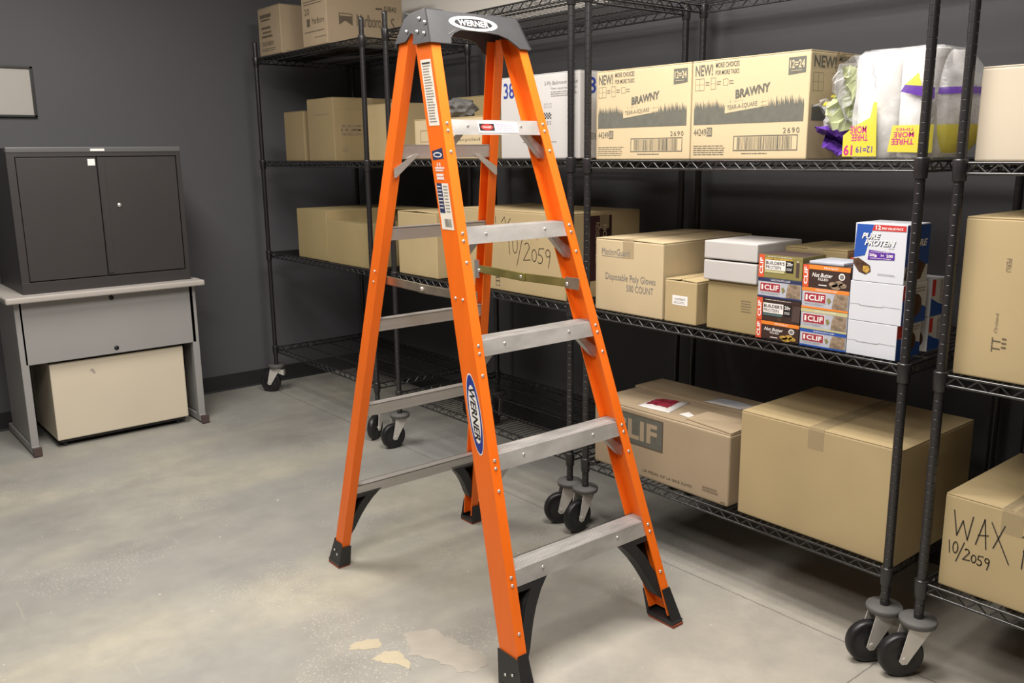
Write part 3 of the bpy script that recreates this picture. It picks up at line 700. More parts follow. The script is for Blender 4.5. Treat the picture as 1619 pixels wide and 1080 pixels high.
# snack bar boxes
G = 'snack bar boxes stacked beside the white boxes'
def bar_box(x0, x1, z0, z1, kind, label, y0=F):
    body = {'nut': 'dkchoc', 'clif': 'sky_pr', 'builder_g': 'olive_pr', 'builder_d': 'dkchoc'}[kind.split(':')[0]]
    mb = MB(); mb.bbox(x0+.0008, x1-.0008, y0, y0+.125, z0+.0004, z1-.0006, .0012)
    o = tag(mb.build('snack_bar_box', body), label, 'snack bar box', G)
    p = front(x0, x1, z0, z1, y0); k = kind.split(':')[0]
    if k == 'nut':
        p.rect('orange_pr', .13, .80, 1, .99); p.rect('red_side', 0, .01, .13, .99); p.text('white', 'CLIF', .025, .12, .105, .88, rot=1, bold=.03)
        p.text('white', 'Nut Butter', .20, .48, .64, .66, shear=.3, bold=.015); p.text('white', 'FILLED', .34, .34, .55, .44, bold=.01); p.text('white', 'PEANUT', .45, .85, .75, .93, bold=.01)
        p.rect('white', .35, .12, .52, .16); p.ellipse('white', .83, .58, .065, .15); p.ellipse('grey_pr', .83, .58, .045, .10, 1)
        for a, b, w in ((.66, .22, .09), (.78, .30, .08), (.72, .12, .1), (.86, .20, .08)): p.ellipse('gold' if 'p' in kind.split(':')[1] else 'oat', a, b, w, .11, layer=2)
    elif k == 'clif':
        top = kind.split(':')[1]
        p.rect(top, 0, .82, 1, .99); p.rect(top, 0, .01, 1, .10); p.text('white', 'CHOCOLATE CHIP', .30, .87, .75, .95, bold=.01)
        p.rect('white', .05, .30, .53, .76); p.rect('maroon', .06, .32, .52, .74, 1); p.text('white', 'CLIF', .16, .40, .49, .66, layer=2, bold=.03, space=1.05); p.rect('white', .09, .40, .13, .66, 2)
        p.poly('oat', [(.66, .12), (.98, .12), (.98, .80), (.72, .80), (.68, .55)], 1); p.poly('olive_pr', [(.58, .30), (.64, .45), (.60, .60), (.55, .55)], 1)
        p.lines('grey_pr', .08, .2, .5, .25, 1)
    else:
        g = k == 'builder_g'
        p.rect('red_side', 0, .01, .13, .99); p.text('white', 'CLIF', .025, .15, .105, .85, rot=1, bold=.03)
        p.rect('olive_pr' if g else 'dkchoc', .13, .86, 1, .99); p.lines('white', .2, .9, .8, .95, 1)
        p.rect('white', .15, .36, .62, .78); p.text('black', "BUILDER'S", .17, .59, .60, .73, bold=.015, layer=2); p.text('black', 'PROTEIN', .17, .41, .52, .54, layer=2)
        p.rect('black', .63, .30, .80, .80, 1); p.text('white', '20g', .65, .54, .78, .74, layer=2, bold=.02); p.lines('white', .65, .38, .78, .50, 2, layer=2)
        p.rect('olgreen' if g else 'teal', .15, .24, .60, .34, 1)
        if g: p.rect('gold', .15, .80, .80, .86, 1); p.rect('brown', .86, .15, .93, .75, 1); p.ellipse('patch1', .895, .80, .02, .05, 2)
        else: p.poly('brown', [(.82, .1), (1, .1), (1, .8), (.84, .75)], 1); p.ellipse('choc', .55, .12, .06, .09, 2)
    p.build('printed_front', o)
    topf(x0, x1, y0, y0+.125, z1-.0006).rect('brown' if k != 'clif' else kind.split(':')[1], .02, .02, .98, .98).build('printed_top', o)
xs = (-.768, -.617); xr = (-.6145, -.465)
bar_box(*xs, Z1, .934, 'nut:p', 'dark brown peanut butter bar box with orange stripe, bottom of the left stack')
bar_box(*xs, .934, 1.005, 'builder_d', 'dark protein bar box, second from the bottom of the left stack')
bar_box(*xs, 1.005, 1.066, 'clif:navy', 'pale blue bar box with navy stripe, third up in the left stack')
bar_box(*xs, 1.066, 1.137, 'builder_g', 'olive green protein bar box on top of the left stack')
bar_box(*xr, Z1, .929, 'clif:royal', 'pale blue bar box with royal blue stripe, bottom of the right stack')
bar_box(*xr, .929, .990, 'clif:olgreen', 'pale bar box with yellow-green stripe, second from the bottom of the right stack')
bar_box(*xr, .990, 1.053, 'clif:orange_pr', 'pale blue bar box with orange-brown stripe, third up in the right stack')
bar_box(*xr, 1.053, 1.120, 'nut:a', 'dark brown nut butter bar box with orange stripe, top of the right stack')
carton(-.775, -.56, .165, .40, Z1, 1.150, 'brown carton standing behind the left stack of snack bar boxes', 'card_b', seam='y', tape=True)
carton(-.555, -.47, .17, .36, Z1, 1.130, 'dark red carton behind the right stack of snack bar boxes', 'red_side', seam='y', tape=False)
mb = MB().bbox(-.60, -.49, .025, .14, 1.1205, 1.130, .003); o = tag(mb.build('flat_packet', 'sky_pr'), 'flat pale blue packet lying on the right stack of snack bar boxes', 'packet')

# white boxes with protein bar display box on top
def white_box(x0, x1, y0, y1, z0, z1, label, sides=True):
    mb = MB().bbox(x0, x1, y0, y1, z0+.0005, z1-.0005, .0015)
    o = tag(mb.build('white_snack_box', 'whitebox'), label, 'snack box', 'white snack boxes')
    p = front(x0, x1, z0, z1, y0)
    p.line('grey_pr', [(.0, .42), (.18, .43)], .0008); p.line('grey_pr', [(.18, .43), (.22, .40), (.62, .40), (.66, .43)], .0012); p.line('grey_pr', [(.66, .43), (.98, .42)], .0008)
    p.build('tuck_flap', o)
    p = side(y0, y1, z0, z1, x1); p.poly('royal', [(0, 0), (1, 0), (1, .35), (.5, .55), (0, .62)]); p.rect('red_pr', .0, .62, .25, .98); p.ellipse('choc', .55, .45, .25, .28, 1); p.lines('grey_pr', .4, .75, .95, .9, 2)
    p.build('printed_side', o)
    return o
white_box(-.463, -.318, F, .155, Z1, .975, 'plain white snack box, lowest of the stack by the shelf post')
white_box(-.463, -.310, F, .155, .975, 1.087, 'plain white snack box under the upright protein bar box')
o = tag(MB().bbox(-.459, -.312, F, .15, 1.0875, 1.248, .0015).build('protein_bar_box', 'whitebox'), 'upright blue and white protein bar box on top of two white boxes', 'snack box')
p = front(-.459, -.312, 1.0875, 1.248, F)
p.poly('royal', [(.0, .40), (.22, .45), (.30, .75), (.36, .98), (.03, .98)]); p.poly('red_pr', [(.33, .88), (.98, .885), (.98, .98), (.37, .98)], 1)
p.text('white', '12', .40, .90, .50, .97, layer=2, bold=.03); p.text('white', 'BAR VALUE PACK', .52, .905, .93, .945, layer=2, bold=.02)
for off, m_, ly in ((.008, 'navy', 1), (0, 'white', 2)):
    p.text(m_, 'PURE', .14+off, .735-off, .50+off, .835-off, layer=ly, shear=.3, bold=.05 if ly == 1 else .03); 
for off, m_, ly in ((.008, 'navy', 1), (0, 'white', 2)):
    p.text(m_, 'PROTEIN', .20+off, .625-off, .80+off, .725-off, layer=ly, shear=.3, bold=.05 if ly == 1 else .03)
p.text('grey_pr', 'BARS', .68, .58, .78, .60); p.poly('purple', [(.28, .38), (.80, .40), (.80, .52), (.30, .55)], 1); p.text('white', '20g', .31, .43, .46, .49, layer=2, bold=.03); p.text('white', '3g', .53, .44, .60, .485, layer=2, bold=.02); p.text('white', '200', .64, .44, .77, .49, layer=2, bold=.03)
p.lines('white', .33, .40, .76, .425, 1, layer=2); p.lines('white', .33, .51, .74, .53, 1, layer=2)
p.poly('choc', [(.0, .38), (.10, .40), (.34, .28), (.36, .18), (.26, .12), (.12, .16), (.0, .30)], 1); p.poly('gold', [(.20, .27), (.31, .27), (.34, .20), (.28, .14), (.20, .18)], 2)
p.lines('grey_pr', .5, .12, .85, .16, 2, frac=.3); p.build('printed_front', o)
p = side(F, .15, 1.0875, 1.248, -.312); p.poly('royal', [(0, .30), (1, .30), (1, .98), (0, .98)]); p.text('white', 'PURE', .2, .62, .9, .74, layer=1, shear=.3, bold=.03); p.poly('choc', [(.0, .08), (.7, .06), (.9, .3), (.5, .42), (.1, .36)], 1); p.build('printed_side', o)
for z0, z1, lb in ((Z1, .977, 'lower white and blue snack box at the back, seen between two shelf posts'), (.9775, 1.087, 'upper white and blue snack box at the back, seen between two shelf posts')):
    o = tag(MB().bbox(-.47, -.316, .195, .28, z0+.0005, z1-.0005, .0015).build('white_snack_box', 'whitebox'), lb, 'snack box', 'snack boxes at the back')
    p = front(-.47, -.316, z0, z1, .195); p.ellipse('choc', .82, .35, .10, .22); p.build('printed_front', o)
    p = side(.195, .28, z0, z1, -.316); p.poly('royal', [(.02, .02), (.98, .02), (.98, .25), (.5, .35), (.02, .5)]); p.rect('red_pr', .05, .55, .28, .97, 1); p.text('grey_pr', 'PURE PROTEIN', .62, .35, .80, .92, rot=1); p.build('printed_side', o)

# --- right unit, bottom deck
def big_printed():
    x0, x1, y0, y1, z0, z1 = -1.47, -.846, F, .40, Z0, .535
    mb = MB().bbox(x0, x1, y0, y1, z0+.0005, z1-.004, .008, seg=3)
    o = tag(mb.build('cardboard_box', 'card_d'), 'long brown carton with a dark lettered panel on the bottom shelf behind the ladder', 'box')
    ym = .24
    MB().bbox(x0+.004, x1-.002, ym, y1, z1-.004, z1+.010, .002).build('flap', 'card_d', o)
    MB().bbox(x0+.004, -1.05, y0+.004, ym-.003, z1-.004, z1, .0015).build('flap', 'card_d', o)
    MB().prism([(-1.05, y0+.006, z1-.003), (x1-.002, y0+.006, z1-.003), (x1-.002, ym-.005, z1+.002), (-1.045, ym-.005, z1+.002)], (0, 0, 0), (0, 0, .002)).build('flap', 'card_d', o)
    MB().add([(-1.06, .055, z1+.001), (x1-.004, .03, z1+.001), (x1-.004, .17, z1+.006), (-1.02, .125, z1+.020), (-1.06, .055, z1+.004), (x1-.004, .03, z1+.004), (x1-.004, .17, z1+.009), (-1.02, .125, z1+.023)],
             [(0, 1, 2, 3), (4, 5, 6, 7), (0, 1, 5, 4), (1, 2, 6, 5), (2, 3, 7, 6), (3, 0, 4, 7)]).build('torn_flap', 'card_d', o)
    p = front(x0, x1, z0, z1, y0)
    p.rect('print_br', .10, .46, .545, .92); p.rect('print_gr', .11, .48, .535, .90, 1)
    p.text('card_d', 'CLIF', .14, .54, .50, .84, layer=2, bold=.035, space=1.05)
    p.text('print_br', 'LA PEDAL OF LA BIKE SUMO', .40, .10, .76, .14, layer=1); p.lines('print_mid', .83, .12, .95, .20, 2, frac=.6); p.text('print_br', 'MF', .955, .03, .985, .06)
    p.build('printed_lettering', o)
    return z1
big_printed()
# things on top of it
def pillow(name, m, quad, z, h, label, cat, inner=None):
    q = [Vector((*c, z)) for c in quad]; N = 12; vs_ = []; rnd = random.Random(5)
    for sgn in (0, 1):
        for j in range(N+1):
            for i in range(N+1):
                u, v = i/N, j/N; pnt = (q[0]*(1-u)+q[1]*u)*(1-v)+(q[3]*(1-u)+q[2]*u)*v
                k = min(1, 4.5*min(u, 1-u))*min(1, 4.5*min(v, 1-v))
                vs_.append((pnt.x, pnt.y, z+.0008+(h*k*(.8+.4*rnd.random()) if sgn else 0)+(.001 if sgn else 0)))
    n = N+1; o_ = n*n
    fs = [(j*n+i, j*n+i+1, (j+1)*n+i+1, (j+1)*n+i) for j in range(N) for i in range(N)]
    fs = fs+[tuple(a+o_ for a in f) for f in fs]
    for i in range(N):
        fs += [(i, i+1, o_+i+1, o_+i), (N*n+i, N*n+i+1, o_+N*n+i+1, o_+N*n+i), (i*n, (i+1)*n, o_+(i+1)*n, o_+i*n), (i*n+N, (i+1)*n+N, o_+(i+1)*n+N, o_+i*n+N)]
    ob = tag(MB().add(vs_, fs, True).build(name, m), label, cat)
    if inner:
        vv = []; rnd = random.Random(5)
        for j in range(2, N-1):
            for i in range(2, N-1):
                a = vs_[o_+j*n+i]; vv.append((a[0], a[1], a[2]+.0012))
        k = N-3
        MB().add(vv, [(j*k+i, j*k+i+1, (j+1)*k+i+1, (j+1)*k+i) for j in range(k-1) for i in range(k-1)], True).build('printed_panel', inner, ob)
    return ob
pillow('foil_packet', 'bag', [(-1.285, .055), (-1.145, .068), (-1.18, .225), (-1.300, .165)], .535, .010, 'dark red packet with clear crimped edges lying on the lettered carton', 'packet', 'redfoil')
pillow('plastic_envelope', 'bag', [(-1.136, .25), (-.985, .262), (-.955, .335), (-1.124, .335)], .545, .005, 'clear plastic envelope lying at the back of the lettered carton', 'envelope', 'sky_pr')
tag(MB().prism([(-1.112, .082, .536), (-1.045, .070, .536), (-1.040, .092, .536), (-1.104, .126, .536)], (0, 0, 0), (0, 0, .0012)).build('paper_slip', 'white'), 'small white paper slip on the lettered carton in front of the red packet', 'paper')
o = carton(-.806, -.272, F, .46, Z0, .632, 'very large plain tan carton on the bottom shelf', 'card', seam='y')
# --- cut-off right unit
o = carton(-.148, .19, F, .50, Z0, .548, 'tan carton marked WAX by hand at the bottom right', 'card', seam='y', group='hand-dated cartons')
p = front(-.148, .19, Z0, .548, F)
WAXS = [[(0, 1), (.08, .25), (.17, .75), (.27, .2), (.34, .95)], [(.42, .15), (.54, .98), (.60, .1)], [(.45, .45), (.62, .52)], [(.66, .95), (1.0, -.15)], [(.88, .95), (.72, .2)]]
hand(p, 'ink', .076, .50, .505, .84, WAXS, .0030); hand(p, 'ink', .059, .32, .378, .52, DATE, .0028)
hand(p, 'ink', .58, .45, .90, .80, [[(.0, .9), (.1, 1.), (.25, .8), (.05, .5)], [(.08, .95), (.05, 0)], [(.35, 0), (.45, .9), (.6, 0)]], .003); p.build('handwriting', o)
o = carton(-.163, .36, F, .46, Z1-.004, 1.279, 'tall tan carton on the middle shelf at the right edge of the photo', 'card', seam='y', tape=False)
p = front(-.163, .36, Z1-.004, 1.279, F); p.text('print_mid', 'PERU', .20, .68, .222, .76, rot=3); p.text('print_mid', 'Orchard', .175, .30, .19, .42, rot=1); p.text('print_br', 'TT', .17, .18, .21, .27, rot=1); p.lines('print_br', .215, .2, .24, .28, 3, frac=.4); p.build('printed_lettering', o)
tag(MB().bbox(-.02, .22, .08, .30, 1.2796, 1.284, .001).build('paper_sheet', 'white'), 'white sheet of paper on top of the tall tan carton at the right edge', 'paper')
o = carton(-.159, .30, F, .40, Z2-.005, 1.638, 'pale cream carton on the upper shelf at the right edge of the photo', 'card_c', seam='y', tape=False)

# ------------------------------------------------------------------ ladder
LX, LY, LR = -1.2349, -.596, 1.5595
w0, ws, s0, ss, wr0, wrs, r0, rs = .3142, .0770, .4416, .3149, .3089, .0732, .6464, .2085
WWf, FWf, WWr = .080, .0323, .050
cL, sL = math.cos(LR), math.sin(LR)
def T(u, v, z): return Vector((LX+cL*u-sL*v, LY+sL*u+cL*v, z))
lad = root('step_ladder', T(0, .1, 0), 'tall orange fiberglass step ladder with aluminium steps standing in the aisle', 'ladder')
wf = lambda z: w0-ws*z
sf = lambda z: s0-ss*z
wrr = lambda z: wr0-wrs*z
rf = lambda z: r0-rs*z
TH = .0045
def rail(sg, is_front):
    """C channel; sg -1 = near side, +1 = far side"""
    z0, z1 = .035, 1.795
    def sec(z):
        w = wf(z) if is_front else wrr(z); W_ = WWf if is_front else WWr
        if is_front: vo = -sf(z); vi = vo+W_
        else: vo = rf(z); vi = vo-W_
        d = 1 if vi > vo else -1
        # outline of the C, u measured from the web inwards
        pr = [(0, vo), (FWf, vo), (FWf, vo+d*TH), (TH, vo+d*TH), (TH, vi-d*TH), (FWf, vi-d*TH), (FWf, vi), (0, vi)]
        return [T(sg*(w-u), v, z) for u, v in pr]
    a, b = sec(z0), sec(z1); n = 8
    mb = MB(); mb.add(a+b, [(i, (i+1) % n, n+(i+1) % n, n+i) for i in range(n)])
    for base_ in (0, n):
        for q in ((0, 1, 2, 3), (0, 3, 4, 7), (7, 4, 5, 6)): mb.add([(a+b)[base_+i] for i in q], [(0, 1, 2, 3)])
    r = mb.build('rail', 'orange', lad)
    # foot boot
    w = lambda z: (wf(z) if is_front else wrr(z)); W_ = WWf if is_front else WWr
    def fsec(z, g):
        vo = -sf(z) if is_front else rf(z); d = 1 if is_front else -1
        vo -= d*g; vi = vo+d*(W_+2*g)
        return [(w(z)+g*.8, vo), (w(z)-FWf-g*.3, vo), (w(z)-FWf-g*.3, vi), (w(z)+g*.8, vi)]
    H = .115 if is_front else .10
    mb = MB()
    # outer web plate, outer flange plate, inner flange plate as thin shells flaring outwards
    A, B_ = fsec(.012, .013), fsec(H, .0035)
    for (i, j), hs in (((0, 1), 1.0), ((0, 3), .92), ((2, 3), .75)):
        C_ = [(A[k][0]*(1-hs)+B_[k][0]*hs, A[k][1]*(1-hs)+B_[k][1]*hs) for k in range(4)]
        zt = .012+(H-.012)*hs
        cx = (A[0][0]+A[2][0])/2; cy = (A[0][1]+A[2][1])/2
        inn = lambda p_: (p_[0]+(cx-p_[0])*.16, p_[1]+(cy-p_[1])*.12)
        q = [A[i], A[j], C_[j], C_[i]]; zz = [.012, .012, zt, zt]
        o_ = [T(sg*a_, b_, z_) for (a_, b_), z_ in zip(q, zz)]; i_ = [T(sg*inn(p_)[0], inn(p_)[1], z_) for p_, z_ in zip(q, zz)]
        mb.add(o_+i_, [(0, 1, 2, 3), (4, 5, 6, 7), (0, 1, 5, 4), (1, 2, 6, 5), (2, 3, 7, 6), (3, 0, 4, 7)])
    mb.prism([T(sg*a_, b_, .008) for a_, b_ in A], (0, 0, 0), (0, 0, .012))
    ft = mb.build('foot_boot', 'blackpl', r)
    MB().prism([T(sg*a_, b_, .0005) for a_, b_ in fsec(.0, .012)], (0, 0, 0), (0, 0, .008)).build('rubber_pad', 'redpad', r)
    # two rivets on the boot web
    for zz, dv in ((.06, .30), (.048, .72)):
        vo = -sf(zz) if is_front else rf(zz); d = 1 if is_front else -1
        c = T(sg*(w(zz)+.0085), vo+d*W_*dv, zz); ax = (T(sg, 0, 0)-T(0, 0, 0))
        MB().lathe(c, ax, [(0, .0045), (.0015, .0040), (.002, .001)], 12).build('rivet', 'rivet', r)
    return r
RV = {}
for sg in (-1, 1):
    for fr in (True, False): RV[(sg, fr)] = rail(sg, fr)
UD = (T(1, 0, 0)-T(0, 0, 0)); VD = (T(0, 1, 0)-T(0, 0, 0))
def rivet(c, ax, parent, r=.0052, name='rivet'):
    MB().lathe(c, ax, [(0, r), (.0015, r), (.0032, r*.7), (.004, r*.15)], 12).build(name, 'rivet', parent)
SP = .3048; AO = .0269
for k in range(1, 6):
    zt = SP*k+AO-.010
    # ---- front step
    zc_ = zt
    uw = wf(zt)-TH-.001
    vf = -sf(zt)+TH+.0015 ; vb = -sf(zt)+WWf-TH-.001
    mb = MB(); hf = .042; TT = T; T_ = lambda u, v, z: TT(u, v-ss*(zt-z), z)
    mb.box(-uw, uw, vf, vb, zt-.004, zt, T=T_); mb.box(-uw-.001, uw+.001, vf-.0005, vf+.003, zt-hf, zt+.0008, T=T_); mb.box(-uw, uw, vb-.003, vb, zt-hf*.8, zt, T=T_)
    for j in range(9):  # tread ribs
        v = vf+.006+j*(vb-vf-.012)/8
        mb.box(-uw+.012, uw-.012, v-.0009, v+.0009, zt, zt+.0012, T=T)
    st = mb.build('step', 'alu_worn', lad)
    for f_ in (-.55, .50): rivet(T(uw*f_, vf-.0005-ss*.016, zt-.016), -VD, st, .0048)
    for sg in (-1, 1):
        r_ = RV[(sg, True)]
        for dz in (.010, .031): 
            z = zt-dz; rivet(T(sg*(wf(z)-FWf*.5), -sf(z), z), -VD, r_)
        z = zt-.090 if k > 1 else zt-.155
        rivet(T(sg*(wf(z)-FWf*.5), -sf(z), z), -VD, r_)
        if k > 1:   # slanted aluminium brace
            za_, zb2 = zt-.030, zt-.108
            ua, ub = wf(za_)-.084, wf(zb2)-TH-.004
            v0_, v1_ = -sf(zt)+.008, -sf(zt)+.034
            b1 = MB(); pts = [T(sg*(ua-.010), v0_, zt-.030), T(sg*(ua+.010), v0_, zt-.030), T(sg*ub, v0_, zb2+.024), T(sg*ub, v0_, zb2-.006), T(sg*(ub-.010), v0_, zb2-.004)]
            b1.prism(pts, (0, 0, 0), VD*.003); pts2 = [p_ for p_ in pts[0:1]+pts[4:5]]
            b1.prism([pts[0], pts[4], pts[4]+VD*.024, pts[0]+VD*.024], (0, 0, 0), (0, 0, .002))
            b1.build('step_brace', 'alu', st)
    # ---- rear step
    zt = (.3099, .6129, .9151, 1.2171, 1.4735)[k-1]
    zt2 = zt
    uw = wrr(zt)-TH-.001; vo = rf(zt); va = vo-WWr+TH+.001; vb = vo-TH-.001
    mb = MB(); hr = .040; T_ = lambda u, v, z: T(u, v+rs*(zt2-z), z)
    mb.box(-uw, uw, va, vb, zt-.004, zt, T=T_); mb.box(-uw, uw, va, va+.003, zt-hr, zt, T=T_); mb.box(-uw, uw, vb-.003, vb, zt-hr, zt, T=T_)
    for j in range(5):
        v = va+.006+j*(vb-va-.012)/4
        mb.box(-uw+.012, uw-.012, v-.0009, v+.0009, zt, zt+.0012, T=T)
    st = mb.build('rear_step', 'alu', lad)
    for sg in (-1, 1):
        r_ = RV[(sg, False)]
        if k in (1,): continue
        b1 = MB(); ub = wrr(zt-.09)-TH-.002; ua = wrr(zt)-.085; v0_ = va+.004
        pts = [T(sg*(ua-.010), v0_, zt-.028), T(sg*(ua+.010), v0_, zt-.028), T(sg*ub, v0_, zt-.072), T(sg*ub, v0_, zt-.098), T(sg*(ub-.008), v0_, zt-.098)]
        if k == 5:
            b1.prism(pts, (0, 0, 0), VD*.003); b1.build('step_brace', 'alu', st)
# black moulded knee braces under the lowest steps
for sg in (-1, 1):
    for fr in (True, False):
        if fr: zt = SP+AO-.010-.036; w = wf; v0_ = lambda z: -sf(z)+TH+.002; dv = .045; hh = 1
        else: zt = .3099-.030; w = wrr; v0_ = lambda z: rf(z)-WWr+TH+.001; dv = .036; hh = 1
        wd = w(zt)-TH-.002
        prof = [(0, 0), (.145, 0), (.138, -.008), (.112, -.035), (.088, -.070), (.070, -.105), (.056, -.14), (.045, -.17), (.034, -.192), (.020, -.205), (.004, -.205)]
        if not fr: prof = [(a*.9, b*.82) for a, b in prof]
        mb = MB()
        def Q(a, b, dv_): z = zt+b; return T(sg*(w(z)-TH-.002-a), v0_(z)+dv_, z)
        # front and back plates as bands with an opening, plus the curved inner edge
        hole = [(.018, -.022), (.075, -.022), (.050, -.060), (.034, -.10), (.018, -.13)]
        if not fr: hole = [(a*.9, b*.82) for a, b in hole]
        n = len(prof)
        for dd in (0, dv-.003):
            A = [Q(a, b, dd) for a, b in prof]+[Q(a, b, dd+.003) for a, b in prof]
            outer = A[:n]
            Hh = [Q(a, b, dd) for a, b in hole]
            if dd == 0:
                # band between outer profile and hole
                Pq = [Q(a, b, 0) for a, b in prof]
                idx = [(0, 1, 'h1', 'h0'), (1, 3, 'h2', 'h1'), (3, 5, 'h3', 'h2'), (5, 7, 'h4', 'h3')]
                for i, j, hb, ha in idx:
                    mid = Pq[i+1] if j-i == 2 else None
                    poly = [Pq[i]]+([mid] if mid else [])+[Pq[j], Hh[int(hb[1])], Hh[int(ha[1])]]
                    mb.prism(poly, (0, 0, 0), VD*.004)
                mb.prism([q_+VD*(dv-.003) for q_ in Pq[:1]+Pq[3:9]+Pq[10:]], (0, 0, 0), VD*.003)
                mb.prism([Pq[7], Pq[8], Pq[9], Pq[10], Hh[4]], (0, 0, 0), VD*.004)
                mb.prism([Pq[0], Hh[0], Hh[4], Pq[10]], (0, 0, 0), VD*.004)
                rim = [Q(a, b, 0) for a, b in hole]
                for a_, b_ in ((1, 2), (2, 3), (3, 4)):
                    mb.add([rim[a_], rim[b_], rim[b_]+VD*dv, rim[a_]+VD*dv], [(0, 1, 2, 3)])
        for i in range(1, n-1):
            p_, q_ = Q(*prof[i], 0), Q(*prof[i+1], 0); 
            mb.add([p_, q_, q_+VD*dv, p_+VD*dv], [(0, 1, 2, 3)])
        mb.build('knee_brace', 'blackpl', lad)
# spreader bars
for sg in (-1, 1):
    z = 1.045; m_ = 'steel' if sg < 0 else 'olive'
    u = wf(z)-FWf-.004; va = -sf(z)+.045; vb = rf(z)-.012; vm = va+(vb-va)*.47
    mb = MB(); ua = sg*u; ub = sg*(wrr(z)-FWf-.004)
    def bar(va_, ua_, vb_, ub_, z0_, z1_, h=.024):
        pts = [T(ua_, va_, z0_-h/2), T(ub_, vb_, z1_-h/2), T(ub_, vb_, z1_+h/2), T(ua_, va_, z0_+h/2)]
        mb.prism(pts, (0, 0, 0), UD*.003); 
        mb.prism([pts[3], pts[2], pts[2]+UD*.008, pts[3]+UD*.008], (0, 0, 0), (0, 0, .002)); mb.prism([pts[0], pts[1], pts[1]+UD*.008, pts[0]+UD*.008], (0, 0, 0), (0, 0, .002))
    um = ua+(ub-ua)*.47
    bar(va, ua, vm+.03, um, z, z-.004); bar(vm-.01, um+sg*-.004, vb, ub, z-.004, z+.002)
    sp = mb.build('spreader_bar', m_, lad)
    for v_, u_ in ((va+.012, ua), (vm+.01, um), (vb-.015, ub)): 
        MB().lathe(T(u_-.006, v_, z-.002), UD, [(0, .002), (.001, .006), (.012, .006), (.013, .002)], 12).build('hinge_pin', 'rivet', sp)
    MB().box(ua-.002 if sg < 0 else ua-.003, ua+.003 if sg < 0 else ua+.002, va-.04, va+.02, z-.016, z+.020, T=T).build('bracket', 'steel', sp)
    MB().box(ub-.002, ub+.002, vb-.014, vb+.010, z-.030, z+.034, T=T).build('bracket', 'rivet', sp)
    if sg < 0:
        for v_ in (.02, .055):
            z2 = z; rivet(T(-wf(z2), -sf(z2)+v_, z2+(.0 if v_ < .03 else .001)), -UD, RV[(-1, True)], .0042)
            rivet(T(-wrr(z2), rf(z2)-.5*WWr-.008+(.03-v_)*.3, z2-.02+v_*1.0), -UD, RV[(-1, False)], .0036)
